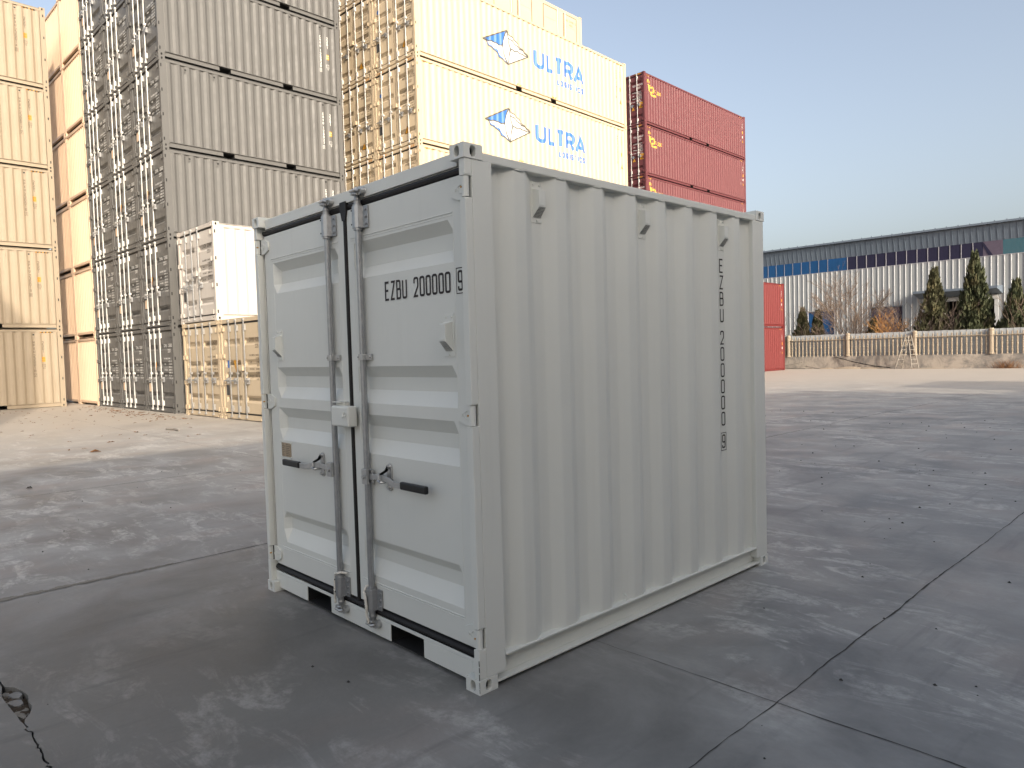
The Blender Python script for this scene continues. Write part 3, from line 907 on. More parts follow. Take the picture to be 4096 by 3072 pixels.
# ------------------------------------------------------------------ MAIN CONTAINER
MW, ML, MH = 2.1346, 2.6448, 2.4148
def main_container():
    e = empty('shipping_container', (0, 0, 0))
    tag(e, 'light grey ten-foot shipping container with closed double doors in the foreground', 'container')
    P = M['main']
    BV = 0.003
    # castings
    c0 = casting_mesh(0.095, 0.108, 0.064, 0.017, 0.023, 20, 0.03)
    cs = {(1, 1): c0, (-1, 1): flip_mesh(c0, -1, 1), (1, -1): flip_mesh(c0, 1, -1), (-1, -1): flip_mesh(c0, -1, -1)}
    for zz in (0.0, MH - 0.064):
        for sx, xx in ((1, 0), (-1, -MW)):
            for sy, yy in ((1, 0), (-1, ML)):
                obj('corner_casting', cs[(sx, sy)], [P, M['undercoat']], e, (xx, yy, zz), bevel=0.0025)
    # posts: folded section, outer face flush with the casting, front return, notched for the hinges
    zs = 0.064; zt = MH - 0.064
    hz = (0.245, 1.238, 2.23)
    def post(sx):
        b = MB()
        X = lambda x: (x if sx > 0 else -MW - x)
        edges = [zs]
        for h in hz: edges += [h - 0.048, h + 0.048]
        edges.append(zt)
        x0, x1 = sorted((X(-0.003), X(-0.042)))
        b.box(x0, x1, 0.046, 0.163, zs, zt)
        for i in range(len(edges) - 1):
            if i % 2 == 0:
                b.box(x0, x1, 0.006, 0.0458, edges[i], edges[i + 1])
            else:
                xa, xb = sorted((X(-0.02), X(-0.042)))
                b.box(xa, xb, 0.03, 0.0457, edges[i] + 0.001, edges[i + 1] - 0.001, 1)
        x0, x1 = sorted((X(-0.042), X(-0.075)))
        b.box(x0, x1, 0.09, 0.163, zs, zt)
        return b.mesh('corner_post', 2)
    obj('corner_post', post(1), [P, M['undercoat']], e, bevel=0.004)
    obj('corner_post', post(-1), [P, M['undercoat']], e, bevel=0.004)
    for sx in (1, -1):
        b = MB()
        x0, x1 = sorted(((-0.003, -0.09) if sx > 0 else (-MW + 0.003, -MW + 0.09)))
        b.box(x0, x1, 2.497, ML - 0.004, zs, zt)
        obj('corner_post', b.mesh('corner_post'), P, e, bevel=0.006)
    # top rails, bottom rails
    for sx in (1, -1):
        X = (lambda x: x) if sx > 0 else (lambda x: -MW - x)
        b = MB(); x0, x1 = sorted((X(-0.004), X(-0.058)))
        b.box(x0, x1, 0.1085, ML - 0.1085, 2.346, 2.386)
        obj('top_rail', b.mesh('top_rail'), P, e, bevel=0.005)
        b = MB()
        x0, x1 = sorted((X(-0.002), X(-0.075))); b.box(x0, x1, 0.165, 2.495, 0.130, 0.140)
        x0, x1 = sorted((X(-0.052), X(-0.058))); b.box(x0, x1, 0.108, ML - 0.108, 0.030, 0.130)
        x0, x1 = sorted((X(-0.008), X(-0.058))); b.box(x0, x1, 0.1085, ML - 0.1085, 0.020, 0.030)
        obj('bottom_rail', b.mesh('bottom_rail'), P, e, bevel=0.002)
    # side panels (pitch and phase read off the photograph: crest edges at 0.377 + k*0.2796)
    pitch = 0.2796
    pr, f = corr_profile(0.155, 2.505, pitch, phase=(0.377 - 0.072 - 0.155))
    b = MB()
    # rounded folds: subdivide each bend
    def smoothprof(pr):
        out = []
        n = len(pr)
        for i, (y, x) in enumerate(pr):
            if i in (0, n - 1): out.append((y, x)); continue
            (ya, xa), (yb, xb) = pr[i - 1], pr[i + 1]
            r = 0.010
            la = math.hypot(ya - y, xa - x); lb = math.hypot(yb - y, xb - x)
            r = min(r, la * 0.45, lb * 0.45)
            p0 = (y + (ya - y) * r / la, x + (xa - x) * r / la); p1 = (y + (yb - y) * r / lb, x + (xb - x) * r / lb)
            for k in range(4):
                t = k / 3
                u = ((1 - t) ** 2 * p0[0] + 2 * t * (1 - t) * y + t * t * p1[0], (1 - t) ** 2 * p0[1] + 2 * t * (1 - t) * x + t * t * p1[1])
                out.append(u)
        return out
    sp = smoothprof(pr)
    q = random.Random(5)
    for (ya, xa), (yb, xb) in zip(sp[:-1], sp[1:]):
        b.quad((xa - 0.010, ya, 0.138), (xb - 0.010, yb, 0.138), (xb - 0.010, yb, 2.37), (xa - 0.010, ya, 2.37))
    me = b.mesh('side_panel')
    side = obj('side_panel', me, P, e)
    bmw = bmesh.new(); bmw.from_mesh(me); bmesh.ops.remove_doubles(bmw, verts=bmw.verts, dist=1e-5); bmw.to_mesh(me); bmw.free()
    me.polygons.foreach_set('use_smooth', [True] * len(me.polygons))
    obj('side_panel', flip_mesh(me, -1, 1), P, e, (-MW, 0, 0))
    # weld bead under the top rail on each crest, and paint-lip on the ledge
    b = MB()
    for k in range(-1, 8):
        y0 = 0.377 - 0.072 + k * pitch
        b.tube([(-0.009, y0 + 0.004, 2.345), (-0.006, y0 + 0.03, 2.3435), (-0.009, y0 + 0.068, 2.345)], 0.0035, 5)
    tag(obj('weld_beads', b.mesh('weld_beads'), P, e), kind='stuff')
    # vents on the side
    def vent_mesh():
        b = MB()
        b.prism([(-0.033, -0.097), (0.033, -0.097), (0.036, -0.093), (0.036, 0.093), (0.033, 0.097), (-0.033, 0.097), (-0.036, 0.093), (-0.036, -0.093)], 'y', -0.004, 0.0)
        # cover: flat top block with slanted lower mouth
        b.add([(-0.027, -0.004, 0.062), (0.027, -0.004, 0.062), (0.023, -0.044, 0.050), (-0.023, -0.044, 0.050),
               (-0.027, -0.004, -0.073), (0.027, -0.004, -0.073), (0.022, -0.044, -0.028), (-0.022, -0.044, -0.028)],
              [(0, 1, 2, 3), (3, 2, 6, 7), (0, 3, 7, 4), (1, 5, 6, 2)])
        b.add([(-0.026, -0.0045, -0.072), (0.026, -0.0045, -0.072), (0.021, -0.0435, -0.029), (-0.021, -0.0435, -0.029)], [(0, 1, 2, 3)], 1)
        n = Vector((0, -0.043, -0.026)).normalized()
        for i in range(8):   # grille bars
            t = (i + 0.5) / 8
            y = -0.0045 - 0.039 * t; z = -0.072 + 0.043 * t
            hw = 0.026 - 0.004 * t
            b.box(-hw, hw, y - 0.0022, y, z - 0.0012, z + 0.0008)
        for i in range(9):
            x = -0.022 + 0.0055 * i
            b.quad((x - 0.0007, -0.0062, -0.073), (x + 0.0007, -0.0062, -0.073), (x + 0.0007, -0.0452, -0.030), (x - 0.0007, -0.0452, -0.030))
        for x, z in ((-0.02, 0.082), (0.02, 0.082), (0.0, -0.086)):
            b.tube([(x, -0.001, z), (x, -0.009, z)], [0.0065, 0.004], 7)
        b.box(-0.013, 0.013, -0.0465, -0.044, -0.022, -0.014)
        return b.mesh('vent', 2)
    vm = vent_mesh()
    for k in (0, 3, 6):
        o = obj('vent', vm, [P, M['grille']], side, (-0.046, 0.480 + k * pitch, 2.222), rz=math.pi / 2, bevel=0.0015)
    # lashing ring at the foot of the side
    b = MB(); pts = [(-0.028 + 0.016 * math.sin(a), 1.075, 0.155 + 0.02 * math.cos(a)) for a in np.linspace(-0.6, math.pi + 0.6, 10)]
    b.tube(pts, 0.0035, 6); obj('lashing_ring', b.mesh('lashing_ring'), P, side)
    # side marking, stacked letters
    V, F = [], []
    yc = 0.480 + 6 * pitch
    vtext('EZBU', yc, 2.071, 0.046, 0.090, 0.0095, 0.1053, V, F, 6)
    vtext('200000', yc, 1.612, 0.046, 0.090, 0.0095, 0.1046, V, F, 6)
    vtext('9', yc, 0.942, 0.040, 0.088, 0.009, 0.1, V, F, 6)
    rectline(yc - 0.031, 0.840, yc + 0.031, 0.953, 0.004, V, F)
    obj('lettering', decal(V, F, 'side', -0.0445, 'lettering'), M['main_ink'], side)
    # roof, floor, rear wall
    b = MB(); b.box(-MW + 0.03, -0.03, 0.06, ML - 0.05, 2.372, 2.378); obj('roof', b.mesh('roof'), P, e)
    b = MB(); b.box(-MW + 0.06, -0.06, 0.10, ML - 0.06, 0.115, 0.128); obj('floor', b.mesh('floor'), M['undercoat'], e)
    pe, fe = corr_profile(-MW + 0.09, -0.09, 0.25, 0.07, 0.05, 0.04, 0.05)
    b = MB()
    for (xa, da), (xb, db) in zip(pe[:-1], pe[1:]):
        b.quad((xa, ML - 0.03 + da, 0.1), (xb, ML - 0.03 + db, 0.1), (xb, ML - 0.03 + db, 2.38), (xa, ML - 0.03 + da, 2.38))
    obj('end_wall', b.mesh('end_wall'), P, e)
    b = MB(); b.box(-MW + 0.096, -0.096, ML - 0.09, ML - 0.012, 0.02, 0.13); obj('end_sill', b.mesh('end_sill'), P, e)
    b = MB(); b.box(-MW + 0.096, -0.096, ML - 0.09, ML - 0.012, 2.30, 2.39); obj('end_header', b.mesh('end_header'), P, e)
    # header and sill
    b = MB(); b.box(-MW + 0.0955, -0.0955, 0.040, 0.12, 2.336, 2.398); b.box(-MW + 0.043, -0.043, 0.052, 0.12, 2.330, 2.3358)
    obj('header', b.mesh('header'), P, e, bevel=0.004)
    b = MB()
    zl, zu = 0.022, 0.131
    pk = [(-1.665, -1.374), (-0.757, -0.466)]
    xsill = [-MW + 0.0955, pk[0][0], pk[0][1], pk[1][0], pk[1][1], -0.0955]
    b.box(xsill[0], xsill[5], 0.040, 0.047, 0.113, zu)
    for a, c in ((0, 1), (2, 3), (4, 5)):
        b.box(xsill[a], xsill[c], 0.040, 0.047, zl, 0.113)
    b.box(-MW + 0.043, -MW + 0.0955, 0.040, 0.047, 0.066, zu); b.box(-0.0955, -0.043, 0.040, 0.047, 0.066, zu)
    sill = obj('sill', b.mesh('sill'), P, e, bevel=0.0025)
    for a, c in pk:
        b = MB()
        b.box(a - 0.006, a - 0.0005, 0.0475, 1.4, zl, 0.112); b.box(c + 0.0005, c + 0.006, 0.0475, 1.4, zl, 0.112)
        b.box(a - 0.006, c + 0.006, 0.0475, 1.4, 0.1125, 0.114); b.box(a - 0.006, c + 0.006, 1.4, 1.41, zl, 0.113); b.box(a, c, 0.0475, 1.4, zl - 0.003, zl - 0.0002)
        obj('fork_pocket', b.mesh('fork_pocket'), M['undercoat'], sill)
    # gaskets
    b = MB()
    x0, x1 = -MW + 0.046, -0.046
    b.tube([(x0, 0.058, 2.318), (x1, 0.058, 2.318)], 0.0165, 8); b.box(x0, x1, 0.060, 0.08, 2.298, 2.336)
    b.tube([(x0, 0.056, 0.152), (x1, 0.056, 0.152)], 0.0185, 8); b.box(x0, x1, 0.060, 0.08, 0.131, 0.178)
    b.box(-1.086, -1.048, 0.052, 0.075, 0.172, 2.30); b.tube([(-1.067, 0.05, 0.165), (-1.067, 0.05, 2.31)], 0.014, 8)
    b.box(-1.098, -1.036, 0.034, 0.06, 2.296, 2.345); b.prism([(-1.098, 2.297), (-1.036, 2.297), (-1.051, 2.245), (-1.083, 2.245)], 'y', 0.036, 0.06)
    b.box(x0 - 0.002, x0 + 0.016, 0.056, 0.075, 0.172, 2.30); b.box(x1 - 0.016, x1 + 0.002, 0.056, 0.075, 0.172, 2.30)
    obj('door_gasket', b.mesh('door_gasket'), M['gasket'], e)
    # doors
    ribs = [(2.115, 2.061, 1.984, 1.923), (1.458, 1.401, 1.334, 1.264), (1.204, 1.140, 1.072, 0.997), (0.539, 0.493, 0.426, 0.342)]
    doors = {}
    for s, (a, c, ra, rc) in (('L', (-MW + 0.066, -1.087, -1.956, -1.150)), ('R', (-1.047, -0.066, -0.984, -0.143))):
        me = door_panel_mesh(a, c, 0.180, 2.296, ra, rc, ribs, 0.040, 0.046, taper=0.036)
        d = obj('door', me, P, e, bevel=0.004)
        doors[s] = d
        # plate edges and weld lines
        b = MB()
        q = random.Random(ord(s))
        for zw in (2.143, 0.305):
            xx = ra - 0.03; pts = []
            while xx < rc + 0.012:
                pts.append((xx, 0.0462, zw + q.uniform(-0.0012, 0.0012))); xx += 0.03
            b.tube(pts, 0.0034, 5)
            b.tube([(p[0], 0.0462, p[2] - 0.012) for p in pts], 0.0022, 5)
        for xe in ((ra, rc) if s == 'L' else (rc, ra)):
            pts = [(xe + q.uniform(-0.001, 0.001), 0.0464, z) for z in np.arange(0.31, 2.14, 0.05)]
            b.tube(pts, 0.0018, 4)
        obj('weld_seam', b.mesh('weld_seam'), P, d)
    # hinges
    def hinge(sx):
        b = MB()
        S = lambda x: x * sx
        # blade on the door
        pl = [(S(-0.030), -0.047), (S(-0.085), -0.047), (S(-0.135), -0.026), (S(-0.140), 0.0), (S(-0.135), 0.026), (S(-0.085), 0.047), (S(-0.030), 0.047)]
        b.prism(pl if sx > 0 else pl[::-1], 'y', 0.034, 0.0455)
        b.tube([(S(-0.017), 0.020, -0.044), (S(-0.017), 0.020, 0.044)], 0.0155, 12)
        x0, x1 = sorted((S(-0.034), S(-0.017))); b.box(x0, x1, 0.012, 0.036, -0.042, 0.042)
        # pin lugs
        for z in (-0.050, 0.050):
            x0, x1 = sorted((S(-0.005), S(-0.036))); b.box(x0, x1, 0.006, 0.046, z - 0.0035, z + 0.0035)
        ring = [(S(-0.065) + 0.020 * math.cos(t), 0.033, 0.020 * math.sin(t)) for t in np.linspace(0, 2 * math.pi, 13)]
        b.tube(ring, 0.003, 5, cap=False)
        b.tube([(S(-0.105), 0.034, 0.0), (S(-0.105), 0.030, 0.0)], 0.007, 8)
        b.tube([(S(-0.034), 0.018, 0.0), (S(-0.034), 0.008, 0.0)], 0.004, 6, 1)
        return b.mesh('hinge', 2)
    hR, hL = hinge(1), hinge(-1)
    for h in hz:
        obj('hinge', hR, [P, M['yellow']], doors['R'], (0, 0, h), bevel=0.0015)
        obj('hinge', hL, [P, M['yellow']], doors['L'], (-MW, 0, h), bevel=0.0015)
    # locking rods with brackets, cams
    def rod(x, sx):
        """cams and tube about x=0; brackets reach towards +x as in the photograph"""
        b = MB()
        yr = 0.022
        b.tube([(0, yr, 0.19), (0, yr, 2.17)], 0.0165, 14)
        for (z0, z1) in ((2.178, 2.290), (0.165, 0.275)):
            # wrap-round bracket
            pf = [(-0.026, -0.004 + yr), (-0.024, -0.020 + yr), (-0.010, -0.027 + yr), (0.012, -0.027 + yr), (0.026, -0.014 + yr), (0.036, 0.010 + yr), (0.072, 0.014 + yr), (0.072, 0.022 + yr), (-0.026, 0.022 + yr)]
            b.prism(pf, 'z', z0, z1)
            b.tube([(0, yr, z1), (0, yr, z1 + 0.010)], 0.024, 12); b.tube([(0, yr, z0 - 0.010), (0, yr, z0)], 0.024, 12)
            for zz in (z0 + 0.02, (z0 + z1) / 2, z1 - 0.02):
                b.tube([(0.056, yr + 0.013, zz), (0.056, yr + 0.004, zz)], 0.0075, 6)
            b.tube([(-0.022, yr - 0.0235, z0 + 0.02), (-0.022, yr - 0.025, z0 + 0.02)], 0.004, 6, 1)
            b.tube([(-0.022, yr - 0.0235, z1 - 0.02), (-0.022, yr - 0.025, z1 - 0.02)], 0.004, 6, 1)
        for s, zc in ((1, 2.300), (-1, 0.155)):
            b.tube([(0, yr, zc - s * 0.02), (0, yr, zc + s * 0.016), (0, yr, zc + s * 0.024), (0, yr, zc + s * 0.045)], [0.018, 0.018, 0.020, 0.013], 10)
        return b.mesh('locking_rod', 2)
    def cam():
        b = MB()
        # keeper welded to header/sill and the rod's claw
        b.prism([(-0.020, -0.014), (0.046, -0.018), (0.056, -0.004), (0.052, 0.014), (0.020, 0.018), (-0.014, 0.014)], 'y', 0.012, 0.039)
        b.tube([(0.040, 0.010, 0.0), (0.040, 0.039, 0.0)], 0.020, 10)
        b.tube([(-0.030, 0.004, 0.006), (0.024, -0.004, 0.004), (0.044, 0.006, -0.002)], [0.008, 0.010, 0.007], 7)
        b.tube([(-0.028, 0.016, -0.008), (0.004, -0.002, -0.012), (0.030, 0.004, -0.016)], [0.007, 0.008, 0.006], 7)
        b.box(-0.034, -0.018, 0.0, 0.03, -0.014, 0.012)
        b.tube([(0.0, 0.022, -0.026), (0.0, 0.022, 0.026)], 0.012, 9)
        return b.mesh('cam', 1)
    cm = cam()
    cmf = flip_mesh(cm, 1, 1); cmf.transform(Matrix.Diagonal((1, 1, -1, 1))); cmf.flip_normals()
    rods = {}
    for s, x in (('L', -1.223), ('R', -0.897)):
        o = obj('locking_rod', rod(x, 1), [M['zinc_dark'], M['undercoat']], doors[s], (x, 0, 0), bevel=0.0012)
        for p_ in o.data.polygons: p_.use_smooth = False
        obj('cam_keeper', cm, M['main'] if False else M['zinc'], doors[s], (x, 0, 2.366), bevel=0.002)
        obj('cam_keeper', cmf, M['zinc'], doors[s], (x, 0, 0.092), bevel=0.002)
        b = MB()
        b.prism([(-0.024, 0.0), (-0.022, -0.016), (0.0, -0.021), (0.022, -0.016), (0.026, 0.006), (0.062, 0.012), (0.062, 0.020), (-0.028, 0.020)], 'z', -0.016, 0.016)
        b.tube([(0.048, 0.011, 0.0), (0.048, 0.003, 0.0)], 0.007, 6); b.tube([(-0.02, -0.017, 0.0), (-0.021, -0.019, 0.0)], 0.004, 6, 1)
        obj('rod_guide', b.mesh('rod_guide', 2), [M['zinc'], M['undercoat']], doors[s], (x, 0.022, 1.508), bevel=0.0012)
    # handles
    for s, sx, x in (('L', -1, -1.223), ('R', 1, -0.897)):
        b = MB()
        q = lambda d, y, z: (x + sx * d, y, z)
        b.bar([q(0.02, 0.010, 0.880), q(0.16, 0.004, 0.893), q(0.185, -0.004, 0.893), q(0.25, -0.008, 0.885), q(0.295, -0.014, 0.874), q(0.40, -0.014, 0.874)], 0.030, 0.007)
        # hub on the rod
        b.box(min(x - 0.004 * sx, x + sx * 0.044), max(x - 0.004 * sx, x + sx * 0.044), -0.012, 0.004, 0.842, 0.922)
        b.box(min(x, x + sx * 0.052), max(x, x + sx * 0.052), 0.016, 0.030, 0.846, 0.918)
        b.tube([q(0.020, -0.010, 0.881), q(0.020, -0.022, 0.881)], 0.010, 10)
        # keeper plate on the door with retainer
        cx = x + sx * 0.185
        ov = [(cx + 0.020 * math.cos(t) * (1 if abs(math.cos(t)) < 2 else 1), 0.890 + (0.050 if math.sin(t) > 0 else -0.050) + 0.020 * math.sin(t)) for t in np.linspace(0.01, 2 * math.pi - 0.27, 16)]
        b.prism(ov, 'y', 0.036, 0.0455)
        for zz in (0.945, 0.838):
            b.tube([(cx, 0.036, zz), (cx, 0.024, zz)], 0.0095, 6)
        b.bar([(cx, 0.030, 0.945), (cx, 0.018, 0.925), (cx, -0.012, 0.912)], 0.010, 0.02)
        b.tube([(cx - 0.014, -0.010, 0.914), (cx - 0.016, -0.018, 0.900), (cx - 0.010, -0.016, 0.880)], 0.006, 6)
        b.tube([(cx + 0.014, 0.034, 0.872), (cx - 0.005, -0.012, 0.868), (cx - 0.03, -0.014, 0.876)], 0.0075, 6)
        d = doors[s]
        obj('handle', b.mesh('handle'), M['zinc'], d, bevel=0.0015)
        b = MB()
        xa, xb = sorted((x + sx * 0.365, x + sx * 0.575))
        zt_ = 0.876
        b.box(xa, xb, -0.026, -0.003, zt_ - 0.019, zt_ + 0.019)
        obj('handle_grip', b.mesh('handle_grip'), M['grip'], d, bevel=0.007, seg=3)
    # lock box
    b = MB()
    b.box(-1.165, -0.985, -0.030, 0.030, 1.135, 1.247)
    o = obj('lock_box', b.mesh('lock_box'), P, doors['R'], bevel=0.012, seg=3)
    b = MB(); b.box(-1.180, -1.092, 0.012, 0.045, 1.128, 1.262); b.box(-1.178, -1.10, -0.012, 0.045, 1.2625, 1.2675)
    obj('lock_box_plate', b.mesh('lock_box_plate'), P, doors['L'], bevel=0.002)
    b = MB(); b.tube([(-1.018, -0.034, 1.218), (-1.022, -0.042, 1.200), (-1.012, -0.046, 1.190), (-1.000, -0.042, 1.198), (-0.999, -0.036, 1.212)], 0.0045, 6)
    obj('hook', b.mesh('hook'), P, doors['R'])
    # door vents
    obj('vent', vm, [P, M['grille']], doors['R'], (-0.190, 0.046, 1.596), bevel=0.0015)
    obj('vent', vm, [P, M['grille']], doors['L'], (-1.905, 0.046, 1.596), bevel=0.0015)
    # data plate
    b = MB(); b.box(-1.936, -1.812, 0.042, 0.0455, 0.894, 0.982)
    pl = obj('data_plate', b.mesh('data_plate'), M['plate'], doors['L'], bevel=0.001)
    V, F = [], []
    q = random.Random(2)
    for i in range(7):
        z = 0.972 - i * 0.0115
        for (xa, xb) in ((-1.93, -1.885), (-1.875, -1.82)):
            strip([Vector((xa, z)), Vector((xb - q.uniform(0, 0.02), z))], False, 0.0028, 0.0, V, F)
    obj('plate_print', decal(V, F, 'front', 0.0415, 'plate_print'), M['ink_brown'], doors['L'])
    b = MB()
    for xx in (-1.938, -1.810):
        for zz in (0.892, 0.984): b.tube([(xx, 0.0455, zz), (xx, 0.0395, zz)], 0.006, 6)
    tag(obj('plate_rivets', b.mesh('plate_rivets'), P, doors['L']), kind='stuff')
    # door marking with pale vinyl edge
    for mat, t, off, nm in (('halo', 0.0165, 0.0450, 'lettering_edge'), ('main_ink', 0.0115, 0.0444, 'lettering')):
        V, F = [], []
        g_ = (t - 0.0115) / 2
        def ht(s_, x, pit):
            for ch in s_:
                glyph(ch, x - g_, 1.787 - g_, 0.041 + 2 * g_, 0.097 + 2 * g_, t, V, F, 6); x += pit
        ht('EZBU', -0.703, 0.0507); ht('200000', -0.456, 0.0490)
        if mat == 'main_ink':
            glyph('9', -0.119, 1.790, 0.036, 0.092, 0.0105, V, F, 6)
            rectline(-0.128, 1.780, -0.0755, 1.892, 0.004, V, F)
        obj(nm, decal(V, F, 'front', off, nm), M[mat], doors['R'])
    # chips on the near lower edge
    b = MB(); q = random.Random(9)
    z = 0.01
    while z < 0.15:
        h = q.uniform(0.008, 0.03)
        if q.random() < 0.55: b.tube([(-0.0015, 0.0015, z), (-0.002, 0.001, z + h)], 0.0022, 4)
        z += h + q.uniform(0.002, 0.014)
    obj('chipped_edge', b.mesh('chipped_edge'), M['joint'], e)
    return e
main_container()

# ropes hanging on the two rods
def ropes():
    def twist(pts, r, name, label):
        b = MB(); P = [Vector(p) for p in pts]
        # resample
        S = []
        for a, c in zip(P[:-1], P[1:]):
            n = max(1, int((c - a).length / 0.004))
            for i in range(n): S.append(a.lerp(c, i / n))
        S.append(P[-1])
        for ph in (0, 2.1, 4.2):
            q = []
            for i, p in enumerate(S):
                an = ph + i * 0.55
                t = (S[min(i + 1, len(S) - 1)] - S[max(i - 1, 0)]).normalized()
                a = Vector((0, 1, 0)) if abs(t.y) < 0.9 else Vector((1, 0, 0))
                e1 = t.cross(a).normalized(); e2 = t.cross(e1)
                q.append(p + (e1 * math.cos(an) + e2 * math.sin(an)) * r * 0.5)
            b.tube(q, r * 0.62, 5)
        o = obj('rope', b.mesh('rope', smooth=True), M['rope'])
        tag(o, label, 'rope', 'ropes tied round the lower door bars')
    x = -0.897
    loop = [(x - 0.030, 0.012, 0.285), (x - 0.028, -0.010, 0.262), (x - 0.008, -0.014, 0.235), (x - 0.002, -0.014, 0.19), (x - 0.004, -0.013, 0.15), (x + 0.004, -0.010, 0.112), (x + 0.002, -0.008, 0.098)]
    twist([(x + 0.0, 0.045, 0.292), (x - 0.024, 0.034, 0.292)] + loop, 0.0078, 'rope', 'white twisted rope looped down over the right door bar')
    x = -1.223
    twist([(x + 0.055, 0.036, 0.298), (x + 0.030, 0.008, 0.304), (x + 0.01, -0.004, 0.298), (x - 0.016, 0.0, 0.292), (x - 0.030, 0.008, 0.283), (x - 0.030, 0.002, 0.24), (x - 0.028, 0.0, 0.19), (x - 0.031, 0.0, 0.145), (x - 0.033, 0.002, 0.118)], 0.0068, 'rope', 'short white rope end hanging beside the left door bar')
ropes()
# ------------------------------------------------------------------ GREY STACK (three columns, six high)
ORD = ['bottom', 'second', 'third', 'fourth', 'fifth', 'sixth']
GX0, GY0 = -19.64, 5.15
GREY = cset('grey', 'rodwhite', 'tan')
codes = {0: ['126907', '126905', '126902', '126927', '126930', '126935'], 1: ['126918', '126911', '126900', '126909', '126921', '126933'], 2: ['126940', '126914', '126901', '126908', '126924', '126937']}
colname = ['right-hand', 'middle', 'left-hand']
P_, fG, bG, LG, HG = PROTO['g20']
def side_marks(code, digit, typ, L, ztop, s1, s2, h=0.085, pitch=0.102):
    def fn(V, F):
        vtext(code[:4], s1, ztop, 0.05, h, 0.016, pitch, V, F, 2)
        vtext(code[4:], s1, ztop - 4.6 * pitch, 0.05, h, 0.016, pitch, V, F, 2)
        z = ztop - (4.6 + len(code[4:]) + 0.35) * pitch
        vtext(digit, s1, z, 0.05, h, 0.016, pitch, V, F, 2)
        rectline(s1 - 0.04, z - h - 0.012, s1 + 0.04, z + 0.012, 0.008, V, F)
    return fn
def type_mark(typ, s2, ztop, h=0.085, pitch=0.102):
    def fn(V, F): vtext(typ, s2, ztop, 0.05, h, 0.016, pitch, V, F, 2)
    return fn
def sq_marks(s2, z0, w=0.10, h=0.17):
    def fn(V, F):
        poly2([(s2 - w / 2, z0), (s2 + w / 2, z0), (s2 + w / 2, z0 + h), (s2 - w / 2, z0 + h)], V, F)
    return fn
def sq_text(s2, z0):
    def fn(V, F):
        htext('2.6M', s2 - 0.042, z0 + 0.10, 0.018, 0.045, 0.006, 0.021, V, F, 1)
        htext("8.6", s2 - 0.04, z0 + 0.03, 0.02, 0.045, 0.006, 0.025, V, F, 1)
        rectline(s2 - 0.05, z0 - 0.27, s2 + 0.05, z0 - 0.17, 0.007, V, F)
        rectline(s2 - 0.002, z0 - 0.27, s2 + 0.002, z0 - 0.17, 0.005, V, F)
        htext('70', s2 - 0.03, z0 - 0.345, 0.024, 0.055, 0.007, 0.034, V, F, 1)
    return fn
def vents_side(par, ss, H, f, mat):
    if 'v' not in LETCACHE:
        b = MB()
        b.box(-0.002, 0.018, -0.032, 0.032, -0.31, -0.17)
        b.box(0.0185, 0.0195, -0.026, 0.026, -0.265, -0.215, 1)
        b.box(-0.002, 0.006, -0.032, 0.032, -0.345, -0.312)
        LETCACHE['v'] = b.mesh('vent', 2)
    for s in ss:
        obj('vent', LETCACHE['v'], [M[mat], M['undercoat']], par, (f(s) - 0.012, s, H))
for ci in range(3):
    for lv in range(6):
        x, y = at(GX0, GY0, -ci * (W + 0.035), 0)
        num = codes[ci][lv]
        lab = '%s grey container from the ground in the %s column of the three grey columns' % (ORD[lv].capitalize() if lv else 'Lowest', colname[ci])
        e, made = build_iso('g20', 'grey_container', x, y, lv * HG, ROT, GREY, lab[0].lower() + lab[1:], 'grey containers stacked three columns wide')
        doorR = [o for o in made if o.name.split('.')[0] == 'door'][-1]
        lettering(doorR, door_code('CNWU ' + num, '22G1', HG), 'gd' + num, 'ink_white', 'front', 0.0405)
        if ci == 0:
            sp = [o for o in made if o.name.split('.')[0] == 'side_panel'][0]
            lettering(sp, side_marks('CNWU' + num, '1', '22G1', LG, 2.10, 5.30, 5.57), 'gs' + num, 'ink_white', 'side', -0.009, bG, fG)
            lettering(sp, type_mark('22G1', 5.57, 2.10), 'gty', 'ink_white', 'side', -0.009, bG, fG)
            lettering(sp, sq_marks(5.575, 1.34), 'gsq', 'yellow', 'side', -0.009, bG, fG, 'height_sticker')
            lettering(sp, sq_text(5.575, 1.34), 'gst', 'ink_white', 'side', -0.008, bG, fG)
            vents_side(sp, (0.75, 1.60, 4.19, 5.30), HG, fG, 'grey')
    # orange seal tags on some doors
for (ci, lv) in ((0, 0), (0, 1), (0, 2), (1, 2)):
    x, y = at(GX0, GY0, -ci * (W + 0.035) - W * 0.54, -0.03)
    b = MB(); b.bar([(0, 0, 0.10), (0.012, -0.005, 0.0), (-0.006, 0, -0.11)], 0.03, 0.02)
    o = obj('seal_strap', b.mesh('seal_strap'), M['orange'], None, (x, y, lv * HG + 1.42), ROT)
    tag(o, 'orange strap on the %s grey container of the %s column' % (ORD[lv], colname[ci]), 'strap', 'orange straps on grey doors')

# ------------------------------------------------------------------ TAN END-WALL STACK (two columns)
TAN = cset('tan')
TX, TY = at(GX0, GY0, -3 * (W + 0.035) + 0.0, -0.02)
for ci in range(2):
    for lv in range(6):
        x, y = at(TX, TY, -ci * (W + 0.04), 0)
        lab = '%s tan container with ribbed end wall, %s' % (ORD[lv] if lv else 'lowest', 'column beside the grey doors' if ci == 0 else 'column behind the sand stack at left')
        build_iso('e20', 'tan_container', x, y, lv * 2.591, ROT, TAN, lab, 'tan containers showing ribbed end walls')

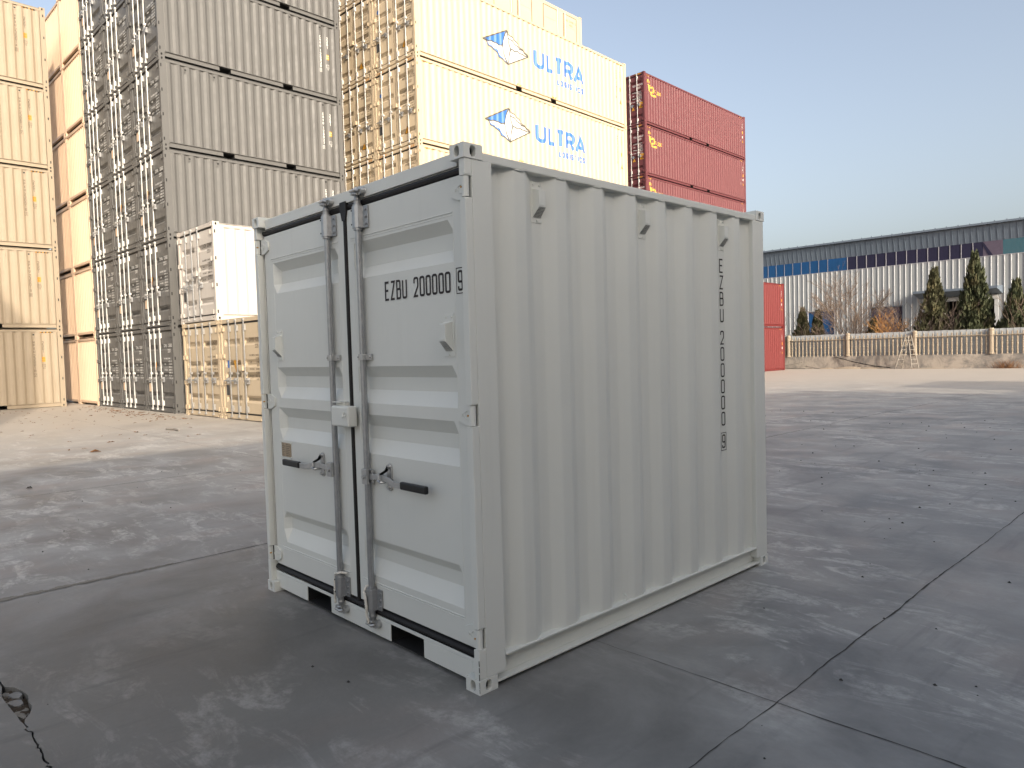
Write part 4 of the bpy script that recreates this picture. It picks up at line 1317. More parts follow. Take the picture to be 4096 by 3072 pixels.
# ------------------------------------------------------------------ SAND STACK at the left edge (side on)
SAND = cset('tan2')
SX, SY = -28.25, 4.1
c_, s_ = math.cos(ROT), math.sin(ROT)
P_, fH, bH, LH, HH = PROTO['hpx']
hp = [('230018', '2'), ('230019', '8'), ('230016', '1'), ('230017', '7'), ('230014', '0')]
hlab = ['lowest', 'second', 'third', 'fourth', 'topmost']
def hazard(s0, z0, n=4, step=0.10, right=1):
    def fn(V, F):
        for i in range(n):
            a = s0 + i * step
            poly2([(a, z0), (a + 0.055, z0), (a + 0.095, z0 + 0.075), (a + 0.04, z0 + 0.075)], V, F)
    return fn
for lv in range(5):
    x = SX + s_ * LH; y = SY - c_ * LH
    e, made = build_iso('hpx', 'sand_container', x, y, lv * HH, ROT, SAND, '%s sand container of the side-on stack at the left edge, marked HPXU %s' % (hlab[lv], hp[lv][0]), 'sand containers stacked side-on at the left edge')
    sp = [o for o in made if o.name.split('.')[0] == 'side_panel'][0]
    s1, s2 = LH - 0.92, LH - 0.64
    def fn(V, F, lv=lv):
        vtext('HPXU', s1, 2.43, 0.055, 0.10, 0.016, 0.112, V, F, 2)
        vtext(hp[lv][0], s1, 1.95, 0.055, 0.10, 0.016, 0.110, V, F, 2)
        vtext(hp[lv][1], s1, 1.245, 0.055, 0.10, 0.016, 0.11, V, F, 2)
        rectline(s1 - 0.045, 1.13, s1 + 0.045, 1.26, 0.008, V, F)
        vtext('25G1', s2, 2.42, 0.055, 0.10, 0.016, 0.107, V, F, 2)
        rectline(s2 - 0.052, 1.48, s2 + 0.052, 1.58, 0.009, V, F)
        htext('IC', s2 - 0.04, 1.50, 0.03, 0.06, 0.009, 0.045, V, F, 2)
        htext('33', s2 - 0.04, 1.41, 0.03, 0.05, 0.009, 0.045, V, F, 2)
        htext('2.9M', s2 - 0.045, 1.775, 0.019, 0.05, 0.008, 0.024, V, F, 1)
        htext('9.6', s2 - 0.04, 1.69, 0.02, 0.05, 0.008, 0.027, V, F, 1)
    lettering(sp, fn, 'hp%d' % lv, 'ink_brown', 'side', -0.0085, bH, fH)
    lettering(sp, sq_marks(s2, 1.67, 0.11, 0.18), 'hpsq', 'yellow', 'side', -0.010, bH, fH, 'height_sticker')
    lettering(sp, hazard(LH - 0.72, 2.725), 'hphz', 'yellow', 'side', -0.0085, bH, fH, 'hazard_stripe')
    lettering(sp, hazard(LH - 0.67, 2.725, 4), 'hphz2', 'ink_black', 'side', -0.0080, bH, fH, 'hazard_stripe')
    vents_side(sp, (LH - 0.92,), HH, fH, 'tan2')

# ------------------------------------------------------------------ WHITE on TAN, and the TAN beside it
FX, FY = -16.55, 5.30
def front20(name, key, mat, dx, lv, label, code, typ, ink, group, rod='zinc'):
    x, y = at(FX, FY, dx, 0)
    e, made = build_iso(key, name, x, y, lv * 2.591, ROT, cset(mat, rod, 'grille'), label, group)
    doorR = [o for o in made if o.name.split('.')[0] == 'door'][-1]
    lettering(doorR, door_code(code, typ, 2.591), 'f' + code, ink, 'front', 0.0405)
    return e, made
front20('tan_container', 't20', 'cream', 0, 0, 'tan container on the ground directly under the white container', 'HHXU 342001', '22G1', 'ink_brown', None)
front20('tan_container', 'g20', 'cream', W + 0.06, 0, 'tan container on the ground, half hidden by the grey foreground container', 'CNWU 128455', '22G1', 'ink_brown', None)
e, made = front20('white_container', 'g20', 'white', -0.06, 1, 'white container set on top of a tan one', 'LJCU 209925', '22G1', 'ink_black', None)
dL = [o for o in made if o.name.split('.')[0] == 'door']
for d, x0, z0, w, h in ((dL[1], -1.18, 1.95, 0.10, 0.27), (dL[0], -1.62, 1.82, 0.06, 0.20)):
    b = MB(); b.box(x0, x0 + w, 0.030, 0.040, z0, z0 + h); obj('document_pouch', b.mesh('document_pouch'), M['white'], d)
sp = [o for o in made if o.name.split('.')[0] == 'side_panel'][0]
vents_side(sp, (1.6, 4.19), 2.591, fG, 'white')
def tri_sign(parent, x, z, sz, plane='front', off=0.040, key='tri', br=None, pf=None):
    def f1(V, F): poly2([(x - sz / 2, z), (x + sz / 2, z), (x, z + sz * 0.95)], V, F)
    def f2(V, F):
        strip([Vector(p) for p in ((x - sz / 2, z), (x + sz / 2, z), (x, z + sz * 0.95))], True, sz * 0.07, 0.001, V, F)
        poly2([(x - sz * .05, z + sz * .1), (x + sz * .05, z + sz * .1), (x + sz * .03, z + sz * .5), (x - sz * .03, z + sz * .5)], V, F, 0.001)
    lettering(parent, f1, key + 'a', 'yellow', plane, off, br, pf, 'warning_sign')
    lettering(parent, f2, key + 'b', 'ink_black', plane, off, br, pf, 'warning_sign')
tri_sign(dL[0], -9, -9, 0.01, key='none')
# stickers on the half hidden tan container
tn = [o for o in bpy.data.objects if o.get('label', '').startswith('tan container on the ground, half')][0]
dd = [o for o in tn.children if o.name.split('.')[0] == 'door'][0]
b = MB(); b.box(-2.08, -1.95, 0.036, 0.0405, 1.33, 1.52); obj('sticker', b.mesh('sticker'), M['blue'], dd)
b = MB(); b.prism([(-1.72, 1.52), (-1.48, 1.52), (-1.50, 1.36), (-1.58, 1.20), (-1.66, 1.36)], 'y', 0.030, 0.036); obj('sticker', b.mesh('sticker'), M['yellow'], dd)

# ------------------------------------------------------------------ ULTRA STACK (two columns of long high containers)
UX, UY = -17.27, 12.53
UROT = R(2.6)
CREAM = cset('cream', 'rodwhite', 'grille')
P_, fU, bU, LU, HU = PROTO['u40']
def atU(dx, dy):
    c, s = math.cos(UROT), math.sin(UROT)
    return UX + c * dx - s * dy, UY + s * dx + c * dy
def wav(p, q, n, amp, seed):
    r = random.Random(seed); out = []
    for i in range(n + 1):
        t = i / n
        x = p[0] + (q[0] - p[0]) * t; y = p[1] + (q[1] - p[1]) * t
        a = amp * math.sin(t * n * 1.6 + seed) * (0 if i in (0, n) else 1)
        out.append((x + a * 0.6, y + a))
    return out
LOGO = dict(l=(3.20, 1.45), t=(4.43, 2.08), r=(5.63, 1.42), b=(4.45, 0.82), m1=(4.18, 1.46), m2=(4.66, 1.45))
def logo_white(V, F):
    g = LOGO; poly2([g['l'], g['b'], g['r'], g['t']], V, F)
def logo_blue(V, F):
    g = LOGO
    poly2([g['t'], g['l']] + wav(g['l'], g['m1'], 7, 0.02, 2)[1:], V, F, 0.001)
    lo = wav(g['l'], g['b'], 9, 0.03, 1)
    hi = [(a + 0.02 + 0.09 * math.sin(math.pi * i / 9) , b + 0.05 * math.sin(math.pi * i / 9)) for i, (a, b) in enumerate(lo)]
    poly2(lo + hi[::-1][1:-1], V, F, 0.001)
    # wordmark
    z, h = 1.145, 0.75
    glyph('U', 5.96, z, 0.64, h, 0.16, V, F, 6); glyph('L', 6.70, z, 0.48, h, 0.16, V, F, 4)
    glyph('T', 7.19, z, 0.56, h, 0.16, V, F, 4); glyph('R', 7.80, z, 0.60, h, 0.16, V, F, 6); glyph('A', 8.44, z, 0.68, h, 0.15, V, F, 4)
    x = 7.37
    for ch, wd in (('L', .15), ('O', .20), ('G', .20), ('I', .07), ('S', .19), ('T', .19), ('I', .07), ('C', .20), ('S', .19)):
        glyph(ch, x, 0.785, wd, 0.245, 0.068, V, F, 4); x += wd + 0.033
def logo_line(V, F):
    g = LOGO
    S = lambda pts, c=False: strip([Vector(p) for p in pts], c, 0.046, 0.003, V, F)
    S([g['l'], g['t']]); S([g['r'], g['b']]); S([g['t'], g['m1']]); S([g['m1'], g['b']]); S([g['b'], g['m2']]); S([g['m2'], (4.52, 1.82), g['t']])
    S(wav(g['l'], g['b'], 9, 0.03, 1)); S(wav(g['t'], g['r'], 8, 0.02, 3)); S(wav(g['l'], g['m1'], 7, 0.02, 2)); S(wav(g['m2'], g['r'], 6, 0.015, 4)); S(wav((4.52, 1.85), (5.55, 1.45), 7, 0.02, 5))
ult = ['348219', '348220', '348221', '348222', '348227']
for lv in range(5):
    x, y = atU(0, 0)
    lab = '%s cream forty-foot container of the blue-logo stack' % (['lowest', 'second', 'third', 'fourth', 'topmost'][lv])
    if lv >= 3: lab = '%s of the two cream containers whose ULTRA LOGISTICS logo shows whole' % ('lower' if lv == 3 else 'upper')
    e, made = build_iso('u40', 'cream_container', x, y, lv * HU, UROT, CREAM, lab, 'cream containers with blue logo')
    sp = [o for o in made if o.name.split('.')[0] == 'side_panel'][0]
    ds = [o for o in made if o.name.split('.')[0] == 'door']
    lettering(sp, logo_white, 'ulw', 'logo_white', 'side', -0.0100, bU, fU, 'logo')
    lettering(sp, logo_blue, 'ulb', 'blue', 'side', -0.0090, bU, fU, 'logo')
    lettering(sp, logo_line, 'ull', 'line', 'side', -0.0090, bU, fU, 'logo')
    lettering(sp, side_marks('HHXU' + ult[lv], '4', '45G1', LU, 2.45, 11.45, 11.75, 0.09, 0.105), 'us%d' % lv, 'ink_brown', 'side', -0.009, bU, fU)
    lettering(sp, type_mark('45G1', 11.75, 2.45, 0.09, 0.105), 'uty', 'ink_brown', 'side', -0.009, bU, fU)
    lettering(sp, sq_marks(11.75, 1.55), 'usq', 'yellow', 'side', -0.0095, bU, fU, 'height_sticker')
    tri_sign(sp, 11.78, 1.02, 0.2, 'side', -0.0095, 'ustri', bU, fU)
    for nm, s0 in (('uhz1', 0.25), ('uhz2', LU - 0.75)):
        lettering(sp, hazard(s0, HU - 0.175), nm, 'yellow', 'side', -0.0085, bU, fU, 'hazard_stripe')
    for nm, s0 in (('uhz3', 4.93), ('uhz4', 6.97)):
        lettering(sp, hazard(s0, 0.18, 3), nm, 'yellow', 'side', -0.0085, bU, fU, 'hazard_stripe')
    lettering(ds[1], door_code('HHXU ' + ult[lv], '45G1', HU, zc=2.22), 'ud%d' % lv, 'ink_brown', 'front', 0.0405)
    tri_sign(ds[1], -0.62, 0.42, 0.26, key='utri')
    b = MB(); b.tube([(-2.05, 0.04, 2.05), (-2.05, 0.035, 2.05)], 0.075, 14); obj('round_sticker', b.mesh('round_sticker'), M['blue'], ds[0])
    hd = [o for o in made if o.name.split('.')[0] == 'header'][0]
    for k, s0 in enumerate((-2.2, -0.62)):
        lettering(hd, hazard(s0, HU - 0.105), 'uhd%d' % k, 'orange', 'front', 0.0065, None, None, 'hazard_stripe')
ulx = ['347975', '347976', '347978', '343574', '348202', '347991']
for lv in range(6):
    x, y = atU(-(W + 0.03), 0)
    top = lv == 5
    lab = '%s cream container of the column between the grey stack and the logo stack' % (['lowest', 'second', 'third', 'fourth', 'fifth', 'topmost'][lv]) if not top else 'cream container with side doors standing above the logo stack'
    e, made = build_iso('u40', 'cream_container', x, y, lv * HU, UROT, CREAM, lab, 'cream containers behind the grey stack' if not top else None)
    ds = [o for o in made if o.name.split('.')[0] == 'door']
    lettering(ds[1], door_code('HHXU ' + ulx[lv], '45G3', HU, zc=2.22), 'ux%d' % lv, 'ink_brown', 'front', 0.0405)
    tri_sign(ds[1], -0.72, 0.42, 0.26, key='uxtri')
    hd = [o for o in made if o.name.split('.')[0] == 'header'][0]
    lettering(hd, hazard(-0.62, HU - 0.105), 'uxhd', 'orange', 'front', 0.0065, None, None, 'hazard_stripe')
    if top:
        # side doors: pairs of pressed leaves set into the long side
        for o in made:
            if o.name.split('.')[0] == 'side_panel':
                old = o.data; break
        k = 0
        for (sa, sb) in ((6.30, 7.36), (7.74, 8.62), (9.44, 10.42), (10.84, 11.76), (3.1, 4.1), (4.5, 5.4), (0.6, 1.5), (1.9, 2.8)):
            ribs = [(2.16, 2.12, 2.05, 2.01), (1.30, 1.26, 1.19, 1.15), (0.62, 0.58, 0.51, 0.47)]
            me = door_panel_mesh(sa, sb, 0.20, 2.66, sa + 0.08, sb - 0.08, ribs, 0.03, 0.0, 0.03, 0.02)
            me.transform(Matrix.Rotation(math.pi / 2, 4, 'Z'))   # x->y, y->-x
            do = obj('side_door', me, M['cream'], e, (0.006, 0, 0))
            b = MB(); b.box(0.004, 0.008, sa - 0.035, sa, 0.19, 2.68); b.box(0.004, 0.008, sb, sb + 0.035, 0.19, 2.68); b.box(0.004, 0.008, sa, sb, 2.66, 2.69)
            obj('door_gasket', b.mesh('door_gasket'), M['ink_brown'], do)
            rr_ = sb - 0.06 if k % 2 == 0 else sa + 0.06
            b = MB(); b.tube([(0.04, rr_, 0.15), (0.04, rr_, 2.72)], 0.022, 6)
            obj('locking_rod', b.mesh('locking_rod'), M['rodwhite'], do)
            k += 1
        b = MB(); b.box(-0.012, -0.002, 0.2, 12.0, 0.17, 2.75); obj('side_frame', b.mesh('side_frame'), M['cream'], e)
        def fn(V, F):
            htext('HHXU 347991 5', 10.93, 2.38, 0.05, 0.10, 0.013, 0.062, V, F, 2); htext('45G3', 11.25, 2.22, 0.05, 0.10, 0.013, 0.062, V, F, 2)
        lettering(e, fn, 'sdt', 'ink_brown', 'side', 0.0095)

# ------------------------------------------------------------------ MAROON STACK and RED STACK far right
MRX, MRY = -21.98, 31.88
MAR = cset('maroon', 'rodwhite', 'grille'); RED = cset('red', 'rodwhite', 'grille')
def brand(V, F):
    # stylised b with a sweep and feathers
    S = lambda pts, t: strip([Vector(p) for p in pts], False, t, 0.0, V, F)
    poly2([(0.46, 2.20), (0.60, 2.20), (0.58, 1.98), (0.62, 1.86), (0.52, 1.86), (0.47, 1.98)], V, F)
    poly2([(0.46, 2.20), (0.40, 2.30), (0.53, 2.24), (0.75, 2.27), (0.60, 2.18)], V, F, 0.0004)
    strip(_round([(0, 0, .3), (1, 0, .45), (1.25, 1, .45), (0, .72, .2)], True, 0.34, 0.42, 5) and [Vector((0.58 + p.x, 1.86 + p.y)) for p in _round([(0, 0, .3), (1, 0, .45), (1.25, 1, .45), (0, .72, .2)], True, 0.34, 0.34, 5)], True, 0.10, 0.0008, V, F)
    poly2([(0.56, 1.82), (0.75, 1.76), (1.27, 1.80), (1.25, 1.68), (0.78, 1.66)], V, F)
    S([(0.40, 2.36), (0.40, 2.52), (0.46, 2.52), (0.46, 2.36)], 0.045); S([(0.66, 2.46), (0.58, 2.48), (0.57, 2.38), (0.66, 2.38)], 0.045)
    htext('rizoc', 1.0, 1.86, 0.13, 0.30, 0.045, 0.155, V, F, 3)
mcode = ['280431', '280432', '280440', '280439', '280437', '280426']
def far40(name, x, y, z, rz, cs_, label, group, code, right=True):
    e, made = build_iso('u40', name, x, y, z, rz, cs_, label, group)
    sp = [o for o in made if o.name.split('.')[0] == 'side_panel'][0]
    ds = [o for o in made if o.name.split('.')[0] == 'door']
    lettering(sp, brand, 'brz', 'logo_yellow', 'side', -0.009, bU, fU, 'logo')
    lettering(sp, side_marks('YZCU' + code, '2', '45G1', LU, 2.40, 11.53, 11.86, 0.09, 0.105), 'mr' + code, 'ink_white', 'side', -0.009, bU, fU)
    lettering(sp, type_mark('45G1', 11.86, 2.40, 0.09, 0.105), 'mty', 'ink_white', 'side', -0.009, bU, fU)
    lettering(sp, sq_marks(11.86, 1.69, 0.12, 0.18), 'msq', 'yellow', 'side', -0.0095, bU, fU, 'height_sticker')
    lettering(sp, sq_marks(11.86, 1.42, 0.10, 0.14), 'msq2', 'ink_white', 'side', -0.0095, bU, fU, 'height_sticker')
    tri_sign(sp, 11.86, 1.11, 0.18, 'side', -0.0095, 'mtri', bU, fU)
    for nm, s0 in (('uhz1', 0.25), ('uhz2', LU - 0.75)):
        lettering(sp, hazard(s0, HU - 0.175), nm, 'yellow', 'side', -0.0085, bU, fU, 'hazard_stripe')
    lettering(ds[1], door_code('YZCU ' + code, '45G1', HU, zc=2.18), 'md' + code, 'ink_white', 'front', 0.0405)
    tri_sign(ds[1], -0.80, 0.86, 0.24, key='mdtri')
    def fn(V, F): poly2([(-0.40, 0.92), (-0.14, 0.92), (-0.14, 1.24), (-0.40, 1.24)], V, F)
    lettering(ds[1], fn, 'mdsq', 'yellow', 'front', 0.0400, None, None, 'caution_sticker')
    hd = [o for o in made if o.name.split('.')[0] == 'header'][0]
    lettering(hd, hazard(-0.62, HU - 0.105), 'uxhd', 'yellow', 'front', 0.0065, None, None, 'hazard_stripe')
    return e
MROT = R(2.1)
for lv in range(6):
    far40('maroon_container', MRX, MRY, lv * HU - 0.17, MROT, MAR, '%s maroon container of the tall maroon stack' % ['lowest', 'second', 'third', 'fourth', 'fifth', 'topmost'][lv], 'maroon containers stacked six high', mcode[lv])
cR, sR = math.cos(MROT), math.sin(MROT)
for lv in range(2):
    far40('red_container', -19.95 + sR * LU, 44.40 - cR * LU, lv * HU - 0.165, MROT, RED, '%s red container beside the far boundary fence' % ['lower', 'upper'][lv], 'two stacked red containers by the fence', ['280455', '280456'][lv])

# ------------------------------------------------------------------ BOUNDARY FENCE
FY_ = 46.8
def fence():
    e = empty('boundary_fence', (-12.7, FY_, GX))
    tag(e, 'boundary fence of cast balusters and pale sheets on a stained plinth', 'fence')
    ox, oy, oz = -12.7, FY_, GX
    b = MB(); b.box(-45 - ox, 24 - ox, -0.02, 0.24, -0.3, 0.66 - oz); obj('plinth', b.mesh('plinth'), M['oldwall'], e)
    b = MB(); b.box(-45 - ox, 24 - ox, -0.30, -0.02, -0.3, 0.045); obj('kerb', b.mesh('kerb'), M['oldwall'], e)
    sp_ = 4.064
    posts = [-20.85 + sp_ * k for k in range(-1, 7)]
    b = MB(); b.lathe([(0.17, 0.66 - oz), (0.17, 0.72 - oz), (0.135, 0.75 - oz), (0.125, 1.70 - oz), (0.15, 1.74 - oz), (0.15, 1.90 - oz), (0.13, 1.96 - oz), (0.15, 2.10 - oz), (0.10, 2.18 - oz)], 0, 0.0, 10)
    pm = b.mesh('post', smooth=False)
    b = MB()
    prof = [(0.055, 0.66), (0.055, 0.72), (0.038, 0.75), (0.050, 0.82), (0.058, 0.90), (0.040, 1.00), (0.060, 1.04), (0.040, 1.08), (0.046, 1.16), (0.062, 1.26), (0.042, 1.33), (0.060, 1.37), (0.040, 1.41), (0.045, 1.50), (0.055, 1.58), (0.040, 1.66), (0.048, 1.70), (0.048, 1.80), (0.035, 1.84), (0.040, 1.95), (0.012, 2.00)]
    b.lathe([(r, z - oz) for r, z in prof], 0, 0.0, 7)
    bmesh_ = b.mesh('baluster')
    for i, x in enumerate(posts):
        obj('post', pm, M['balu'], e, (x - ox, 0.06, 0))
        if i < len(posts) - 1:
            n = 15
            for k in range(1, n + 1):
                xx = x + sp_ * k / (n + 1)
                o = obj('baluster', bmesh_, M['balu'], e, (xx - ox + rnd.uniform(-0.012, 0.012), 0.06 + rnd.uniform(-0.01, 0.01), rnd.uniform(-0.01, 0.01)))
            b = MB(); pts = [(x - ox + sp_ * t, 0.0 + 0.01 * math.sin(9 * t), 1.765 - oz + 0.012 * math.sin(t * 7 + i)) for t in np.linspace(0.03, 0.97, 9)]
            b.tube(pts, 0.035, 6); obj('rail', b.mesh('rail'), M['balu'], e)
    # pale sheets behind, each standing on its own
    w = 0.335
    b = MB(); b.box(0, w - 0.018, 0, 0.018, 0.66 - oz, 2.13 - oz); b.box(w - 0.020, w - 0.002, -0.016, 0.0, 0.66 - oz, 2.13 - oz)
    sm = b.mesh('sheet')
    x = -26.0
    while x < 8.0:
        obj('sheet', sm, M['board'], e, (x - ox, 0.20, rnd.uniform(-0.01, 0.012)))
        x += w
fence()

# ------------------------------------------------------------------ WAREHOUSE behind the fence
def warehouse():
    Y = 58.0; Z0 = GX
    e = empty('warehouse', (-20, Y, Z0))
    tag(e, 'long white ribbed metal warehouse with blue clerestory glazing behind the fence', 'warehouse')
    ox, oy, oz = -20, Y, Z0
    def bx(name, x0, x1, y0, y1, z0, z1, mat, par=e):
        b = MB(); b.box(x0 - ox, x1 - ox, y0 - oy, y1 - oy, z0 - oz, z1 - oz); return obj(name, b.mesh(name), M[mat], par)
    XA, XB = -64, 26
    # wall as pieces around the openings
    ops = [(-24.47, -22.16, 4.30), (-19.44, -16.98, 4.32), (-14.3, -10.75, 4.62)]
    b = MB()
    xs = [XA]
    for a, c, h in ops: xs += [a, c]
    xs.append(XB)
    for i in range(0, len(xs), 2): b.box(xs[i] - ox, xs[i + 1] - ox, 0, 0.15, 0, 7.45 - oz)
    for a, c, h in ops: b.box(a - ox, c - ox, 0, 0.15, h - oz, 7.45 - oz)
    wall = obj('wall', b.mesh('wall'), M['whsheet'], e)
    b = MB(); b.prism([(-0.035, -0.001), (0.035, -0.001), (0.02, -0.045), (-0.02, -0.045)], 'z', 0, 7.43 - oz); rib = b.mesh('rib')
    bs = {}
    x = -34.0; cnt = 0
    while x < 4.0:
        z0 = 0
        for a, c, h in ops:
            if a - 0.04 < x < c + 0.04: z0 = h - oz + 0.02
        if z0 == 0: obj('rib', rib, M['whrib'], wall, (x - ox, 0, 0))
        else:
            key = round(z0, 2)
            if key not in bs:
                b = MB(); b.prism([(-0.035, -0.001), (0.035, -0.001), (0.02, -0.045), (-0.02, -0.045)], 'z', z0, 7.43 - oz); bs[key] = b.mesh('rib')
            obj('rib', bs[key], M['whrib'], wall, (x - ox, 0, 0))
        x += 0.40
    # clerestory: panes and bars
    def pane(x0, x1, mat):
        bx('pane', x0, x1, Y + 0.05, Y + 0.08, 7.47, 8.50, mat)
    xs = [-28.7 + 0.745 * k for k in range(-6, 11)]
    for a in xs:
        if a < -22.5: pane(a, a + 0.745, 'glassblue')
    pane(-21.99, -21.15, 'glassblue')
    x = -21.15
    for k in range(12): pane(x + 0.735 * k, x + 0.735 * (k + 1), 'glassdark')
    pane(-12.33, -11.70, 'glassdark'); pane(-11.70, -10.5, 'glasspurple')
    for k in range(14): pane(-10.5 + 1.1 * k, -10.5 + 1.1 * (k + 1), 'glassteal')
    for k in range(13):
        xx = -21.15 + 0.735 * k; bx('window_bar', xx - 0.02, xx + 0.02, Y + 0.02, Y + 0.05, 7.47, 8.50, 'mullion')
    for k in range(-4, 9):
        xx = -28.7 + 0.745 * k; bx('window_bar', xx - 0.012, xx + 0.012, Y + 0.03, Y + 0.05, 7.47, 8.50, 'mullion')
    b = MB(); b.add([(p[0] - ox, p[1] - oy, p[2] - oz) for p in [(-11.68, Y + .03, 8.48), (-11.1, Y + .03, 7.5), (-11.35, Y + .03, 7.5), (-11.7, Y + .03, 8.2)]], [(0, 1, 2, 3)]); obj('torn_film', b.mesh('torn_film'), M['glassdark'], e)
    bx('window_sill', XA, XB, Y - 0.03, Y + 0.1, 7.43, 7.468, 'mullion')
    # eave: overhanging ribbed soffit tilting up and out
    b = MB(); b.prism([(0.06, 8.50 - oz), (-0.25, 9.62 - oz), (-0.25, 9.66 - oz), (0.16, 9.66 - oz), (0.16, 8.5 - oz)], 'x', XA - ox, XB - ox); ev = obj('eave', b.mesh('eave'), M['slate'], e)
    b = MB(); b.prism([(0.03, 8.52 - oz), (-0.27, 9.60 - oz), (-0.23, 9.60 - oz), (0.07, 8.52 - oz)], 'x', -0.025, 0.025); er = b.mesh('eave_rib')
    x = -34.0
    while x < 3.0:
        obj('eave_rib', er, M['slate'], ev, (x - ox, 0, 0)); x += 0.40
    b = MB(); b.prism([(-0.45, 9.66 - oz), (28, 12.6 - oz), (28, 12.75 - oz), (-0.45, 9.80 - oz)], 'x', XA - 0.3 - ox, XB + 0.3 - ox); rf = obj('roof', b.mesh('roof'), M['slate'], e)
    b = MB(); b.box(-0.03, 0.03, -0.46, -0.35, 9.80 - oz, 9.86 - oz); rs = b.mesh('roof_seam')
    x = -34.0
    while x < 3.0:
        obj('roof_seam', rs, M['slate'], rf, (x - ox, 0, 0)); x += 0.745
    bx('wall', XA, XB, Y + 27.8, Y + 28, Z0, 12.5, 'whsheet'); bx('wall', XA, XA + 0.15, Y + 0.15, Y + 27.8, Z0, 9.0, 'whsheet'); bx('wall', XB - 0.15, XB, Y + 0.15, Y + 27.8, Z0, 9.0, 'whsheet')
    # openings
    d = bx('roller_door', -24.40, -22.23, Y + 0.10, Y + 0.14, Z0, 4.24, 'glassblue')
    bx('door_frame', -24.47, -24.40, Y - 0.03, Y + 0.12, Z0, 4.30, 'mullion'); bx('door_frame', -22.23, -22.16, Y - 0.03, Y + 0.12, Z0, 4.30, 'mullion'); bx('door_frame', -24.40, -22.23, Y - 0.03, Y + 0.12, 4.24, 4.30, 'mullion')
    bx('door', -19.38, -17.3, Y + 0.10, Y + 0.14, Z0, 4.26, 'glasspurple'); bx('door', -17.3, -17.04, Y + 0.10, Y + 0.14, Z0, 4.26, 'glassdark')
    bx('door_frame', -19.44, -19.38, Y - 0.03, Y + 0.12, Z0, 4.32, 'slate'); bx('door_frame', -17.04, -16.98, Y - 0.03, Y + 0.12, Z0, 4.32, 'slate'); bx('door_frame', -19.38, -17.04, Y - 0.03, Y + 0.12, 4.26, 4.32, 'slate')
    b = MB(); b.prism([(0, 5.30 - oz), (-1.5, 5.22 - oz), (-1.5, 5.05 - oz), (0, 4.72 - oz)], 'x', -15.85 - ox, -10.5 - ox); obj('canopy', b.mesh('canopy'), M['slate'], e)
    bx('door_lintel', -14.3, -10.75, Y - 0.12, Y - 0.02, 4.38, 4.66, 'whrib')
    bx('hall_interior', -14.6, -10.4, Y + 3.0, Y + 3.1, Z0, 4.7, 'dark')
    for xx in (-13.55, -13.0, -11.0): bx('inner_window', xx, xx + 0.45, Y + 2.9, Y + 2.98, 3.35, 3.85, 'whrib')
    bx('door_post', -10.98, -10.75, Y - 0.08, Y + 0.14, Z0, 4.38, 'whrib'); bx('door_post', -14.3, -14.1, Y - 0.08, Y + 0.14, Z0, 4.38, 'whrib')
    bx('door_leaf', -12.9, -12.85, Y + 0.2, Y + 1.6, Z0, 4.2, 'slate')
warehouse()

# ------------------------------------------------------------------ trees between fence and warehouse
def conifer(x, y, h, r, seed, mat, label, n=7000, zb=0.0):
    q = random.Random(seed)
    e = empty('conifer', (x, y, GX))
    tag(e, label, 'tree', 'conifers behind the fence')
    b = MB(); b.tube([(0, 0, -0.2), (0.05, 0.02, h * 0.5), (0, 0, h * 0.96)], [0.13, 0.08, 0.015], 6)
    # a few limbs
    for i in range(14):
        a = q.uniform(0, 6.28); z = q.uniform(0.1, 0.75) * h; rr = r * (1 - z / h) * 0.8
        b.tube([(0, 0, z), (rr * 0.6 * math.cos(a), rr * 0.6 * math.sin(a), z + 0.25 * rr + 0.1), (rr * math.cos(a), rr * math.sin(a), z + 0.7 * rr + 0.2)], [0.03, 0.02, 0.008], 4)
    obj('trunk', b.mesh('trunk'), M['bark'], e)
    # clumps: each an upswept plume
    V = []; F = []
    ncl = int(190 + h * 34)
    cl = []
    for i in range(ncl):
        t = q.random() ** 1.25
        z = zb + t * (h - zb) * 0.94
        env = r * (min(1.0, (z / h) * 5 + 0.55)) * (1 - z / h) ** 0.95 * (1 + 0.16 * math.sin(3 * q.random() * 6.28))
        a = q.uniform(0, 6.283)
        d = env * q.uniform(0.25, 1.0)
        cl.append((d * math.cos(a), d * math.sin(a), z, a, 0.22 + 0.62 * (1 - t) * q.uniform(0.5, 1.2)))
    cl.append((0, 0, h * 0.90, 0, 0.5)); cl.append((0.03, 0, h * 0.84, 2, 0.6)); cl.append((-0.05, 0, h * 0.80, 2, 0.6))
    per = max(30, n // len(cl))
    for (cx, cy, cz, a, ln) in cl:
        ux, uy = math.cos(a), math.sin(a)
        wdt = (0.10 + 0.14 * ln) * (0.35 + 0.65 * min(1, 1.6 * (1 - cz / h)))
        for k in range(per):
            t = q.random()
            px = cx + ux * 0.22 * t * ln + q.gauss(0, wdt * (1 - 0.75 * t))
            py = cy + uy * 0.22 * t * ln + q.gauss(0, wdt * (1 - 0.75 * t))
            pz = cz - 0.25 * ln + t * ln * 1.15
            if pz > h: pz = h - q.random() * 0.1
            an = q.uniform(0, 6.283); s = q.uniform(0.07, 0.15); up = q.uniform(0.14, 0.34)
            tx, ty = math.cos(an) * s * 0.5, math.sin(an) * s * 0.5
            lean = q.uniform(0.0, 0.10)
            o = len(V)
            V += [(px - tx, py - ty, pz), (px + tx, py + ty, pz + q.uniform(-.02, .02)), (px + ux * lean + q.uniform(-.03, .03), py + uy * lean + q.uniform(-.03, .03), pz + up)]
            F.append((o, o + 1, o + 2))
    me = bpy.data.meshes.new('crown'); me.from_pydata(V, [], F); me.materials.append(None)
    obj('crown', me, M[mat], e)
TY_ = 51.0
conifer(-12.80, TY_, 6.6, 1.35, 21, 'conifer2', 'middle-sized conifer left of the tallest, partly behind bare branches')
